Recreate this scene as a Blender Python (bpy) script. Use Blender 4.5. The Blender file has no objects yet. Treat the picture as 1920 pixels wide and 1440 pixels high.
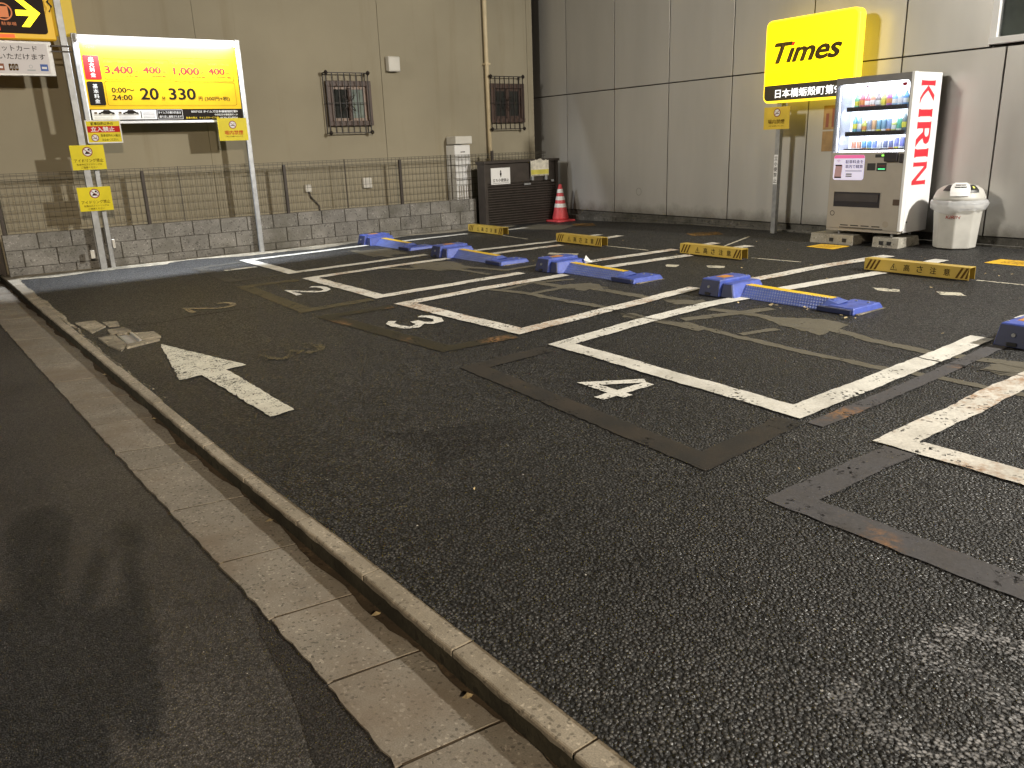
import bpy, bmesh, math, random
from mathutils import Vector, Matrix
random.seed(7)
scene = bpy.context.scene
C = scene.collection
PI = math.pi

# ------------------------------------------------------------------ camera
def make_camera():
    F, pitch, roll, yaw = 1507.0, math.radians(16.53), math.radians(-2.07), math.radians(-34.9)
    cy, sy = math.cos(yaw), math.sin(yaw)
    f = Vector((-sy*math.cos(pitch), cy*math.cos(pitch), -math.sin(pitch)))
    r = Vector((cy, sy, 0)); u = r.cross(f)
    r2 = math.cos(roll)*r + math.sin(roll)*u
    u2 = -math.sin(roll)*r + math.cos(roll)*u
    m = Matrix((r2, u2, -f)).transposed().to_4x4()
    m.translation = Vector((0, 0, 1.5))
    cd = bpy.data.cameras.new('camera'); co = bpy.data.objects.new('camera', cd); C.objects.link(co)
    co.matrix_world = m
    cd.sensor_fit = 'HORIZONTAL'; cd.sensor_width = 36; cd.lens = F/1920*36
    cd.clip_start = 0.02; cd.clip_end = 400
    scene.camera = co
make_camera()

# ------------------------------------------------------------------ night sky, street light, exposure
W = bpy.data.worlds.new('World'); scene.world = W; W.use_nodes = True
bg = W.node_tree.nodes['Background']
bg.inputs['Color'].default_value = (1.0, 0.90, 0.76, 1); bg.inputs['Strength'].default_value = 0.07
scene.view_settings.view_transform = 'Standard'; scene.view_settings.look = 'None'
scene.view_settings.exposure = 0.0; scene.view_settings.gamma = 1.0
scene.view_settings.use_curve_mapping = False
KEY_POS, KEY_W, KEY_COL = (9.7, -2.5, 5.5), 1700, (1.0, 0.95, 0.855)       # street lamp at the right hand end of the lot
BACK_POS, BACK_W, BACK_COL = (-1.5, -11.5, 6.4), 500, (1.0, 0.82, 0.60)  # street lamp behind the photographer
FAR_POS, FAR_W, FAR_COL = (-4.6, 9.0, 6.5), 195, (1.0, 0.93, 0.80)    # unseen floodlight across the road, narrowed and aimed to light the right wall
BOARD_W = 310
try:
    scene.cycles.use_denoising = True
    scene.cycles.max_bounces = 6; scene.cycles.diffuse_bounces = 3; scene.cycles.glossy_bounces = 3
    scene.cycles.transparent_max_bounces = 12
    scene.cycles.sample_clamp_indirect = 4.0
    scene.cycles.caustics_reflective = False; scene.cycles.caustics_refractive = False
except Exception:
    pass

# ------------------------------------------------------------------ materials
def new_mat(name):
    m = bpy.data.materials.new(name); m.use_nodes = True
    nt = m.node_tree; return m, nt, nt.nodes, nt.links, nt.nodes['Principled BSDF']
_mc = {}
def plain(name, col, rough=0.6, metal=0.0, var=0.10, scale=6.0, bump=0.0, bscale=80.0, emit=None, estr=0.0, spec=0.5, rand=0.0):
    if name in _mc: return _mc[name]
    m, nt, N, L, P = new_mat(name)
    tc = N.new('ShaderNodeTexCoord')
    no = N.new('ShaderNodeTexNoise'); no.inputs['Scale'].default_value = scale; no.inputs['Detail'].default_value = 6
    L.new(tc.outputs['Object'], no.inputs['Vector'])
    mr = N.new('ShaderNodeMapRange'); mr.inputs['From Min'].default_value = .3; mr.inputs['From Max'].default_value = .7
    mr.inputs['To Min'].default_value = 1-var; mr.inputs['To Max'].default_value = 1+var
    L.new(no.outputs['Fac'], mr.inputs['Value'])
    val = mr.outputs['Result']
    if rand:
        oi = N.new('ShaderNodeObjectInfo'); m2 = N.new('ShaderNodeMapRange')
        m2.inputs['To Min'].default_value = 1-rand; m2.inputs['To Max'].default_value = 1+rand
        L.new(oi.outputs['Random'], m2.inputs['Value'])
        mu = N.new('ShaderNodeMath'); mu.operation = 'MULTIPLY'; L.new(val, mu.inputs[0]); L.new(m2.outputs['Result'], mu.inputs[1]); val = mu.outputs[0]
    vm = N.new('ShaderNodeVectorMath'); vm.operation = 'SCALE'; vm.inputs[0].default_value = col
    L.new(val, vm.inputs['Scale']); L.new(vm.outputs['Vector'], P.inputs['Base Color'])
    P.inputs['Roughness'].default_value = rough; P.inputs['Metallic'].default_value = metal
    P.inputs['Specular IOR Level'].default_value = spec
    if bump:
        nb = N.new('ShaderNodeTexNoise'); nb.inputs['Scale'].default_value = bscale; nb.inputs['Detail'].default_value = 4
        L.new(tc.outputs['Object'], nb.inputs['Vector'])
        b = N.new('ShaderNodeBump'); b.inputs['Strength'].default_value = bump; b.inputs['Distance'].default_value = .01
        L.new(nb.outputs['Fac'], b.inputs['Height']); L.new(b.outputs['Normal'], P.inputs['Normal'])
    if emit:
        P.inputs['Emission Color'].default_value = (*emit, 1); P.inputs['Emission Strength'].default_value = estr
    _mc[name] = m; return m

def ramp(N, stops, interp='LINEAR'):
    r = N.new('ShaderNodeValToRGB'); cr = r.color_ramp; cr.interpolation = interp
    while len(cr.elements) > 1: cr.elements.remove(cr.elements[-1])
    cr.elements[0].position = stops[0][0]; cr.elements[0].color = (*stops[0][1], 1)
    for p, c in stops[1:]:
        e = cr.elements.new(p); e.color = (*c, 1)
    return r
def mixc(N, L, fac, a, b, mode='MIX'):
    m = N.new('ShaderNodeMix'); m.data_type = 'RGBA'; m.blend_type = mode
    for s, v in ((m.inputs['Factor'], fac), (m.inputs['A'], a), (m.inputs['B'], b)):
        if hasattr(v, 'links'): L.new(v, s)
        elif isinstance(v, (tuple, list)): s.default_value = (*v, 1) if len(v) == 3 else v
        else: s.default_value = v
    return m.outputs['Result']
def noise(N, L, vec, scale, detail=5, rough=.55):
    n = N.new('ShaderNodeTexNoise'); n.inputs['Scale'].default_value = scale; n.inputs['Detail'].default_value = detail
    n.inputs['Roughness'].default_value = rough; L.new(vec, n.inputs['Vector']); return n.outputs['Fac']
def voro(N, L, vec, scale, feature='F1'):
    n = N.new('ShaderNodeTexVoronoi'); n.feature = feature; n.inputs['Scale'].default_value = scale; L.new(vec, n.inputs['Vector']); return n
def rng(N, L, v, a, b, c, d):
    m = N.new('ShaderNodeMapRange'); m.inputs['From Min'].default_value = a; m.inputs['From Max'].default_value = b
    m.inputs['To Min'].default_value = c; m.inputs['To Max'].default_value = d; L.new(v, m.inputs['Value']); return m.outputs['Result']

def asphalt(name, scale, lo, hi, tint, gap, bumpd, speck, warm=0.0):
    m, nt, N, L, P = new_mat(name)
    tc = N.new('ShaderNodeTexCoord').outputs['Object']
    wn = N.new('ShaderNodeTexNoise'); wn.inputs['Scale'].default_value = scale*1.6; wn.inputs['Detail'].default_value = 1
    L.new(tc, wn.inputs['Vector'])
    wv = N.new('ShaderNodeVectorMath'); wv.operation = 'MULTIPLY_ADD'
    wv.inputs[1].default_value = (.5/scale,)*3; L.new(wn.outputs['Color'], wv.inputs[0]); L.new(tc, wv.inputs[2])
    v = voro(N, L, wv.outputs['Vector'], scale); sep = N.new('ShaderNodeSeparateColor'); L.new(v.outputs['Color'], sep.inputs['Color'])
    mean = (lo+hi)/2
    stone = ramp(N, [(0, (lo, lo, lo)), (.6, (mean*.9,)*3), (1, (hi, hi, hi))]); L.new(sep.outputs['Red'], stone.inputs['Fac'])
    edge = rng(N, L, v.outputs['Distance'], .28, .62, 1, gap)
    c = mixc(N, L, 1.0, stone.outputs['Color'], edge, 'MULTIPLY')
    big = rng(N, L, noise(N, L, tc, .65, 5), .3, .7, .64, 1.36)
    mid = rng(N, L, noise(N, L, tc, 7, 5), .3, .7, .85, 1.15)
    c = mixc(N, L, 1.0, c, big, 'MULTIPLY'); c = mixc(N, L, 1.0, c, mid, 'MULTIPLY')
    c = mixc(N, L, 1.0, c, tint, 'MULTIPLY')
    v2 = voro(N, L, tc, scale*.62); s2 = N.new('ShaderNodeSeparateColor'); L.new(v2.outputs['Color'], s2.inputs['Color'])
    sp = rng(N, L, s2.outputs['Green'], 1-speck, 1-speck+.004, 0, 1)
    spd = rng(N, L, v2.outputs['Distance'], .18, .26, 1, 0)
    mm = N.new('ShaderNodeMath'); mm.operation = 'MULTIPLY'; L.new(sp, mm.inputs[0]); L.new(spd, mm.inputs[1])
    c = mixc(N, L, mm.outputs[0], c, (.42, .40, .36))
    L.new(c, P.inputs['Base Color'])
    L.new(rng(N, L, sep.outputs['Blue'], 0, 1, .38, .76), P.inputs['Roughness'])
    P.inputs['Specular IOR Level'].default_value = .55
    hgt = N.new('ShaderNodeMath'); hgt.operation = 'MULTIPLY_ADD'; L.new(v.outputs['Distance'], hgt.inputs[0]); hgt.inputs[1].default_value = -1.0
    L.new(rng(N, L, sep.outputs['Green'], 0, 1, 0, .7), hgt.inputs[2])
    b = N.new('ShaderNodeBump'); b.inputs['Strength'].default_value = .8; b.inputs['Distance'].default_value = bumpd
    L.new(hgt.outputs[0], b.inputs['Height']); L.new(b.outputs['Normal'], P.inputs['Normal'])
    return m
M_lot = asphalt('coarse_asphalt', 78, .005, .090, (1.0, .985, .955), .06, .012, .006)
M_road = asphalt('fine_asphalt', 165, .022, .112, (1.0, .94, .885), .45, .003, .012)
M_patch = asphalt('dark_patch_asphalt', 150, .016, .058, (1.0, .90, .84), .35, .004, .006)

def concrete(name, col, var=.18, fine=160, stain=None, rand=.06, bump=.25):
    m, nt, N, L, P = new_mat(name)
    tc = N.new('ShaderNodeTexCoord').outputs['Object']
    a = rng(N, L, noise(N, L, tc, 5, 6), .3, .7, 1-var, 1+var)
    b = rng(N, L, noise(N, L, tc, fine, 3), .3, .7, .80, 1.2)
    v = voro(N, L, tc, fine*.55); s = N.new('ShaderNodeSeparateColor'); L.new(v.outputs['Color'], s.inputs['Color'])
    pit = rng(N, L, s.outputs['Red'], .90, .93, 1, .55)
    lite = rng(N, L, s.outputs['Green'], .93, .96, 1, 1.5)
    c = mixc(N, L, 1, col, a, 'MULTIPLY'); c = mixc(N, L, 1, c, b, 'MULTIPLY'); c = mixc(N, L, 1, c, pit, 'MULTIPLY'); c = mixc(N, L, 1, c, lite, 'MULTIPLY')
    if rand:
        oi = N.new('ShaderNodeObjectInfo'); c = mixc(N, L, 1, c, rng(N, L, oi.outputs['Random'], 0, 1, 1-rand, 1+rand), 'MULTIPLY')
    if stain:
        c = mixc(N, L, rng(N, L, noise(N, L, tc, 1.7, 7, .65), .46, .66, 0, .8), c, stain)
    L.new(c, P.inputs['Base Color']); P.inputs['Roughness'].default_value = .9; P.inputs['Specular IOR Level'].default_value = .25
    bb = N.new('ShaderNodeBump'); bb.inputs['Strength'].default_value = bump; bb.inputs['Distance'].default_value = .004
    L.new(noise(N, L, tc, fine, 4), bb.inputs['Height']); L.new(bb.outputs['Normal'], P.inputs['Normal'])
    return m
M_kerb = concrete('kerb_concrete', (.28, .25, .20), .16, 190, (.18, .155, .115), .10)
M_gutter = concrete('gutter_concrete', (.195, .176, .146), .14, 210, (.15, .12, .09), .10)
M_silt = concrete('wet_silt', (.05, .035, .02), .3, 120, (.03, .022, .014), 0, .4)
M_mortar = concrete('rough_mortar', (.27, .24, .185), .35, 90, (.09, .08, .06), 0, .9)
M_kerbshade = concrete('kerb_face_shade', (.040, .036, .024), .4, 60, (.02, .018, .012), 0, .5)  # near-black colour that paints the shade on the kerb face
M_block = concrete('wall_block_concrete', (.215, .208, .195), .20, 110, (.12, .115, .095), .12)
M_blockgap = concrete('joint_mortar', (.115, .108, .095), .2, 110, None, 0)
M_base = concrete('plinth_concrete', (.10, .095, .085), .3, 60, (.045, .045, .035), 0)
M_foot = concrete('cast_concrete', (.40, .38, .33), .15, 120, (.24, .22, .18), .08)

def paint(name, col, wear, rust=0.0, dirt=(.20, .18, .14), dirtamt=.5, holes=70.0, alpha_max=1.0, cracks=False):
    m, nt, N, L, P = new_mat(name)
    tc = N.new('ShaderNodeTexCoord').outputs['Object']
    c = mixc(N, L, rng(N, L, noise(N, L, tc, 4, 7, .65), .42, .75, 0, dirtamt), col, dirt)
    c = mixc(N, L, 1, c, rng(N, L, noise(N, L, tc, 60, 4), .3, .7, .86, 1.12), 'MULTIPLY')
    if rust:
        rf = rng(N, L, noise(N, L, tc, 1.9, 5, .6), .60-.12*rust, .70-.12*rust, 0, 1)
        rs = rng(N, L, noise(N, L, tc, 28, 5, .7), .40, .62, 0, .85)
        rm = N.new('ShaderNodeMath'); rm.operation = 'MULTIPLY'; L.new(rf, rm.inputs[0]); L.new(rs, rm.inputs[1])
        c = mixc(N, L, rm.outputs[0], c, (.30, .155, .065))
    if cracks:
        vc = voro(N, L, tc, 9, 'DISTANCE_TO_EDGE')
        nz = noise(N, L, tc, 6, 6)
        cr = rng(N, L, vc.outputs['Distance'], .0, .03, .55, 1)
        c = mixc(N, L, rng(N, L, nz, .45, .6, 0, 1), c, mixc(N, L, 1, c, cr, 'MULTIPLY'))
    L.new(c, P.inputs['Base Color']); P.inputs['Roughness'].default_value = .7; P.inputs['Specular IOR Level'].default_value = .35
    hb = N.new('ShaderNodeBump'); hb.inputs['Strength'].default_value = .35; hb.inputs['Distance'].default_value = .004
    L.new(noise(N, L, tc, 90, 3), hb.inputs['Height']); L.new(hb.outputs['Normal'], P.inputs['Normal'])
    # worn spots: the coarse asphalt shows through
    v = voro(N, L, tc, holes); s = N.new('ShaderNodeSeparateColor'); L.new(v.outputs['Color'], s.inputs['Color'])
    k = N.new('ShaderNodeMath'); k.operation = 'MULTIPLY_ADD'; k.inputs[1].default_value = .40; L.new(s.outputs['Red'], k.inputs[0])
    L.new(noise(N, L, tc, 6, 7, .7), k.inputs[2])
    t = 1.02 - wear*.62
    a = rng(N, L, k.outputs[0], t-.03, t+.05, alpha_max, .0)
    L.new(a, P.inputs['Alpha'])
    return m
M_white = paint('white_road_paint', (.66, .645, .59), .16)
M_whiterust = paint('rust_stained_road_paint', (.66, .635, .575), .20, .8)
M_arrow = paint('worn_white_road_paint', (.62, .605, .52), .28, dirtamt=.35, holes=110)
M_number = paint('number_road_paint', (.68, .665, .61), .25, dirtamt=.25)
M_ghost5 = paint('grey_overpaint_pale', (.082, .080, .085), .12, .6, (.07, .062, .055), .8, 70, .96, True)
M_ghost4 = paint('grey_overpaint_dark', (.028, .026, .023), .10, .0, (.065, .05, .035), .6, 70, .95, True)
M_ghost3 = paint('olive_overpaint', (.034, .029, .016), .16, .2, (.035, .03, .02), .8, 70, .9)
M_ghost2 = paint('sandy_overpaint', (.080, .067, .038), .20, 0, (.07, .06, .035), .8, 70, .9)
M_ghost1 = paint('dull_grey_overpaint', (.06, .056, .047), .25, 0, (.05, .05, .045), .8, 70, .9)
M_oldnum = paint('old_yellowish_paint', (.22, .18, .115), .34, 0, (.2, .15, .07), .5)
M_faint = paint('nearly_worn_off_paint', (.092, .078, .045), .55, 0, (.1, .08, .04), .5)
def residue():
    """paint left only on the heads of the stones"""
    m, nt, N, L, P = new_mat('paint_residue_on_stones')
    tc = N.new('ShaderNodeTexCoord').outputs['Object']
    v = voro(N, L, tc, 80); sp = N.new('ShaderNodeSeparateColor'); L.new(v.outputs['Color'], sp.inputs['Color'])
    P.inputs['Base Color'].default_value = (.36, .36, .37, 1); P.inputs['Roughness'].default_value = .8
    a = N.new('ShaderNodeMath'); a.operation = 'MULTIPLY'
    L.new(rng(N, L, sp.outputs['Red'], .15, .65, .12, .9), a.inputs[0]); L.new(rng(N, L, v.outputs['Distance'], .25, .55, 1, 0), a.inputs[1])
    b = N.new('ShaderNodeMath'); b.operation = 'MULTIPLY'; L.new(a.outputs[0], b.inputs[0]); L.new(rng(N, L, noise(N, L, tc, 5, 5, .6), .35, .6, .3, 1), b.inputs[1])
    L.new(b.outputs[0], P.inputs['Alpha'])
    return m
M_bigfaint = residue()
M_seal = paint('grey_sealant', (.125, .114, .088), .10, 0, (.095, .085, .06), .8, 60, .97)
M_stain = paint('dark_tar_patch', (.012, .010, .008), .30, 0, (.03, .022, .015), .5, 40, .16)
M_crack = concrete('crack_dirt', (.012, .010, .008), .3, 90, None, 0)
M_chalk = paint('thin_white_filler', (.5, .47, .38), .25)
M_mat = paint('yellow_ground_sticker', (.72, .44, .03), .16, 0, (.5, .3, .05), .35)
M_mat2 = paint('faded_orange_ground_sticker', (.30, .16, .03), .5, 0, (.12, .08, .03), .7)

def stucco(name, col, streak=(.22, .18, .11)):
    m, nt, N, L, P = new_mat(name)
    tc = N.new('ShaderNodeTexCoord').outputs['Object']
    c = mixc(N, L, 1, col, rng(N, L, noise(N, L, tc, .55, 5), .3, .7, .90, 1.10), 'MULTIPLY')
    c = mixc(N, L, 1, c, rng(N, L, noise(N, L, tc, 220, 3), .25, .75, .90, 1.10), 'MULTIPLY')
    mp = N.new('ShaderNodeMapping'); mp.inputs['Scale'].default_value = (5, 5, .35); L.new(tc, mp.inputs['Vector'])
    c = mixc(N, L, rng(N, L, noise(N, L, mp.outputs['Vector'], 1.0, 6, .6), .55, .78, 0, .42), c, streak)
    L.new(c, P.inputs['Base Color']); P.inputs['Roughness'].default_value = .92; P.inputs['Specular IOR Level'].default_value = .2
    b = N.new('ShaderNodeBump'); b.inputs['Strength'].default_value = .5; b.inputs['Distance'].default_value = .004
    L.new(noise(N, L, tc, 160, 4), b.inputs['Height']); L.new(b.outputs['Normal'], P.inputs['Normal'])
    return m
M_beige = stucco('beige_stucco', (.32, .287, .212))

def metalpanel():
    m, nt, N, L, P = new_mat('grey_metal_panel')
    tc = N.new('ShaderNodeTexCoord').outputs['Object']
    mp = N.new('ShaderNodeMapping'); mp.inputs['Scale'].default_value = (1.2, 1.2, .25); L.new(tc, mp.inputs['Vector'])
    c = mixc(N, L, 1, (.44, .43, .41), rng(N, L, noise(N, L, mp.outputs['Vector'], 1.4, 5), .3, .7, .93, 1.07), 'MULTIPLY')
    oi = N.new('ShaderNodeObjectInfo'); c = mixc(N, L, 1, c, rng(N, L, oi.outputs['Random'], 0, 1, .95, 1.05), 'MULTIPLY')
    # splash dirt in the lowest hand's breadth of the sheets
    sx = N.new('ShaderNodeSeparateXYZ'); L.new(tc, sx.inputs['Vector'])
    k = N.new('ShaderNodeMath'); k.operation = 'MULTIPLY_ADD'; k.inputs[1].default_value = .35; L.new(noise(N, L, tc, 5, 7, .7), k.inputs[0]); L.new(sx.outputs['Z'], k.inputs[2])
    c = mixc(N, L, rng(N, L, k.outputs[0], .44, .66, .75, 0), c, (.12, .11, .09))
    L.new(c, P.inputs['Base Color']); P.inputs['Metallic'].default_value = .25
    L.new(rng(N, L, noise(N, L, mp.outputs['Vector'], 3, 4), .3, .7, .30, .42), P.inputs['Roughness'])
    b = N.new('ShaderNodeBump'); b.inputs['Strength'].default_value = .12; b.inputs['Distance'].default_value = .02
    L.new(noise(N, L, tc, 1.6, 2), b.inputs['Height']); L.new(b.outputs['Normal'], P.inputs['Normal'])
    return m
M_panel = metalpanel()
def glassy(name, dark=(.02, .024, .026), a=.08, tr=.9):
    m, nt, N, L, P = new_mat(name); N.remove(P)
    t = N.new('ShaderNodeBsdfTransparent'); g = N.new('ShaderNodeBsdfGlossy'); g.inputs['Roughness'].default_value = .03
    lw = N.new('ShaderNodeLayerWeight'); lw.inputs['Blend'].default_value = .25
    f = rng(N, L, lw.outputs['Facing'], 0, 1, a*.6, .6)
    t.inputs['Color'].default_value = (tr, tr, tr, 1)
    mx = N.new('ShaderNodeMixShader'); L.new(f, mx.inputs['Fac']); L.new(t.outputs[0], mx.inputs[1]); L.new(g.outputs[0], mx.inputs[2])
    L.new(mx.outputs[0], N['Material Output'].inputs['Surface']); return m
M_pane = glassy('clear_pane')
def emitter(name, col, s, base=None):
    m, nt, N, L, P = new_mat(name)
    P.inputs['Base Color'].default_value = (*(base or col), 1); P.inputs['Roughness'].default_value = .35
    tc = N.new('ShaderNodeTexCoord').outputs['Object']
    P.inputs['Emission Color'].default_value = (*col, 1)
    L.new(rng(N, L, noise(N, L, tc, 3, 3), .3, .7, s*.92, s*1.08), P.inputs['Emission Strength'])
    return m
M_steel = plain('galvanised_steel', (.34, .35, .36), .42, .6, .15, 12)
M_alu = plain('brushed_aluminium', (.52, .53, .54), .35, .6, .08, 20)
M_dark = plain('dark_brown_metal', (.045, .036, .030), .5, .3, .2, 10)
M_black = plain('black_plastic', (.018, .018, .018), .45)
M_wire = plain('grey_brown_fence_wire', (.085, .075, .055), .5, .3)
M_yellowsign = plain('yellow_vinyl', (.74, .455, .004), .5, 0, .06, spec=.2)
M_yellowbar = plain('yellow_bar_paint', (.46, .32, .055), .42, 0, .10, 5)
M_ink = plain('black_print', (.022, .018, .015), .9, spec=.05)
M_brownink = plain('brown_print', (.10, .055, .015), .9, spec=.05)
M_redink = plain('red_print', (.55, .03, .03), .9, spec=.05)
M_whiteink = plain('white_print', (.80, .80, .80), .9, spec=.05)
M_yelink = plain('yellow_print', (.8, .6, .05), .9, spec=.05)
M_blue = plain('blue_plastic', (.055, .090, .38), .42, 0, .26, 13, .15, 60)
M_bluemetal = plain('blue_checker_plate', (.085, .125, .40), .42, .1, .18, 14)
M_blueshade = plain('shaded_blue_plastic', (.012, .018, .062), .45, 0, .2, 9)  # shaded copy of the blue, for faces turned away from the key lamp
M_red = plain('red_cone_plastic', (.60, .07, .08), .45, 0, .15, 14)
M_reflect = plain('white_reflective_band', (.75, .74, .72), .4)
M_white_p = plain('white_enamel', (.80, .80, .80), .32, 0, .03)
M_vfront = plain('silver_grey_enamel', (.37, .335, .285), .42, .1, .05)
M_cream = plain('cream_plastic', (.60, .58, .53), .5, 0, .07)
M_bin = plain('grey_white_bin_plastic', (.50, .49, .455), .5, 0, .10)
M_brown = plain('brown_window_frame', (.065, .036, .026), .5, 0, .2)
M_tan = plain('tan_window_frame', (.27, .20, .16), .5)
M_iron = plain('black_wrought_iron', (.022, .016, .014), .5, .3)
M_pipe = plain('cream_pipe', (.58, .48, .31), .5)
M_room = plain('dark_interior', (.03, .03, .03), .8)
M_leaf = plain('dry_leaf', (.42, .33, .18), .8, 0, .4, 40)

def bagmat():
    m, nt, N, L, P = new_mat('translucent_bag')
    P.inputs['Base Color'].default_value = (.82, .83, .85, 1); P.inputs['Roughness'].default_value = .25
    P.inputs['Alpha'].default_value = .46
    tc = N.new('ShaderNodeTexCoord').outputs['Object']
    b = N.new('ShaderNodeBump'); b.inputs['Strength'].default_value = .6; b.inputs['Distance'].default_value = .02
    L.new(noise(N, L, tc, 13, 3), b.inputs['Height']); L.new(b.outputs['Normal'], P.inputs['Normal'])
    return m
M_bag = bagmat()

# ------------------------------------------------------------------ mesh helpers
class MB:
    def __init__(s): s.v = []; s.f = []
    def quad(s, a, b, c, d):
        n = len(s.v); s.v += [tuple(a), tuple(b), tuple(c), tuple(d)]; s.f.append((n, n+1, n+2, n+3)); return s
    def poly(s, pts):
        n = len(s.v); s.v += [tuple(p) for p in pts]; s.f.append(tuple(range(n, n+len(pts)))); return s
    def box(s, x0, x1, y0, y1, z0, z1):
        return s.hexa([(x0, y0, z0), (x1, y0, z0), (x1, y1, z0), (x0, y1, z0), (x0, y0, z1), (x1, y0, z1), (x1, y1, z1), (x0, y1, z1)])
    def hexa(s, p):
        n = len(s.v); s.v += [tuple(q) for q in p]
        s.f += [(n+3, n+2, n+1, n), (n+4, n+5, n+6, n+7), (n, n+1, n+5, n+4), (n+1, n+2, n+6, n+5), (n+2, n+3, n+7, n+6), (n+3, n, n+4, n+7)]
        return s
    def prism(s, prof, axis, a, b):
        """prof: list of 2-D points; axis 'x' -> (y,z), 'y' -> (x,z), 'z' -> (x,y)"""
        def P(q, t):
            return {'x': (t, q[0], q[1]), 'y': (q[0], t, q[1]), 'z': (q[0], q[1], t)}[axis]
        n = len(s.v); k = len(prof)
        s.v += [P(q, a) for q in prof] + [P(q, b) for q in prof]
        s.f += [tuple(range(n+k-1, n-1, -1)), tuple(range(n+k, n+2*k))]
        for i in range(k):
            j = (i+1) % k; s.f.append((n+i, n+j, n+k+j, n+k+i))
        return s
    def tube(s, pts, r, seg=8, caps=True):
        pts = [Vector(p) for p in pts]; n0 = len(s.v); k = len(pts)
        for i, p in enumerate(pts):
            d = (pts[min(i+1, k-1)]-pts[max(i-1, 0)]).normalized()
            a = Vector((0, 0, 1)) if abs(d.z) < .9 else Vector((1, 0, 0))
            e1 = d.cross(a).normalized(); e2 = d.cross(e1)
            rr = r[i] if isinstance(r, (list, tuple)) else r
            for j in range(seg):
                t = 2*PI*(j+.5)/seg; s.v.append(tuple(p+rr*(math.cos(t)*e1+math.sin(t)*e2)))
        for i in range(k-1):
            for j in range(seg):
                j2 = (j+1) % seg
                s.f.append((n0+i*seg+j, n0+i*seg+j2, n0+(i+1)*seg+j2, n0+(i+1)*seg+j))
        if caps:
            s.f.append(tuple(n0+j for j in range(seg-1, -1, -1))); s.f.append(tuple(n0+(k-1)*seg+j for j in range(seg)))
        return s
    def lathe(s, prof, cx, cy, seg=20, caps=True, ph=0.0):
        n0 = len(s.v); k = len(prof)
        for r, z in prof:
            for j in range(seg):
                t = 2*PI*j/seg+ph; s.v.append((cx+r*math.cos(t), cy+r*math.sin(t), z))
        for i in range(k-1):
            for j in range(seg):
                j2 = (j+1) % seg; s.f.append((n0+i*seg+j, n0+i*seg+j2, n0+(i+1)*seg+j2, n0+(i+1)*seg+j))
        if caps:
            s.f.append(tuple(n0+j for j in range(seg-1, -1, -1))); s.f.append(tuple(n0+(k-1)*seg+j for j in range(seg)))
        return s
    def build(s, name, mat, parent=None, bevel=0.0, smooth=False):
        me = bpy.data.meshes.new(name); me.from_pydata(s.v, [], s.f)
        bm = bmesh.new(); bm.from_mesh(me); bmesh.ops.recalc_face_normals(bm, faces=bm.faces); bm.to_mesh(me); bm.free()
        me.materials.append(mat); me.update()
        o = bpy.data.objects.new(name, me); C.objects.link(o)
        if bevel:
            b = o.modifiers.new('bevel', 'BEVEL'); b.width = bevel; b.segments = 2; b.limit_method = 'ANGLE'; b.angle_limit = math.radians(40)
        if smooth:
            for p in me.polygons: p.use_smooth = True
        if parent: attach(o, parent)
        return o
def attach(o, parent):
    o.parent = parent; o.matrix_parent_inverse = parent_world(parent).inverted()
def parent_world(p):
    m = Matrix.LocRotScale(p.location, p.rotation_euler, p.scale)
    return parent_world(p.parent) @ p.matrix_parent_inverse @ m if p.parent else m
def thing(name, label, cat, loc=(0, 0, 0), group=None):
    o = bpy.data.objects.new(name, None); C.objects.link(o); o.location = loc
    o.empty_display_size = .2
    return tag(o, label, cat, group)
def tag(o, label, cat, group=None):
    o['label'] = label; o['category'] = cat
    if group: o['group'] = group
    return o
def struct(o): o['kind'] = 'structure'; return o
def copy_thing(root, offset, label):
    c = root.copy(); C.objects.link(c); c.location = Vector(root.location)+Vector(offset); c['label'] = label
    for ch in [o for o in bpy.data.objects if o.parent == root]:
        d = ch.copy(); C.objects.link(d); d.parent = c; d.matrix_parent_inverse = ch.matrix_parent_inverse.copy()
        for g in [o for o in bpy.data.objects if o.parent == ch]:
            e = g.copy(); C.objects.link(e); e.parent = d; e.matrix_parent_inverse = g.matrix_parent_inverse.copy()
    return c

# ---- lettering: mesh made from the built-in font, fitted into a box on a plane
def text_mesh(body, bold=0.0, shear=0.0, spacing=1.0, line=1.0, align='LEFT'):
    cu = bpy.data.curves.new('print', 'FONT'); cu.body = body; cu.size = 1; cu.resolution_u = 3
    cu.shear = shear; cu.space_character = spacing; cu.space_line = line; cu.align_x = align
    cu.fill_mode = 'FRONT'
    o = bpy.data.objects.new('print', cu); C.objects.link(o)
    dg = bpy.context.evaluated_depsgraph_get()
    me = bpy.data.meshes.new_from_object(o.evaluated_get(dg))
    bpy.data.objects.remove(o); bpy.data.curves.remove(cu)
    if bold:                                  # heavier strokes: the outline repeated a hair to each side and behind
        vs = [v.co.copy() for v in me.vertices]; fs = [tuple(p.vertices) for p in me.polygons]; n = len(vs); V = []; F = []
        for k, (a, b) in enumerate([(0, 0)]+[(math.cos(q*PI/6), .8*math.sin(q*PI/6)) for q in range(12)] if bold > .02 else ((0, 0), (-1, 0), (1, 0), (0, -.7), (0, .7), (.7, .5), (-.7, -.5))):
            V += [(q.x+a*bold, q.y+b*bold, -.012*k) for q in vs]; F += [tuple(i+n*k for i in f) for f in fs]
        me2 = bpy.data.meshes.new('print'); me2.from_pydata(V, [], F); bpy.data.meshes.remove(me); me = me2
    return me
class Plane:
    """a flat sign face: (u, v) run right and up, n towards the viewer"""
    def __init__(s, facing, at):
        if facing == '-y': s.P = lambda u, v, d=0: Vector((u, at-d, v)); s.sx = 1
        else: s.P = lambda u, v, d=0: Vector((at-d, u, v)); s.sx = -1
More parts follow.
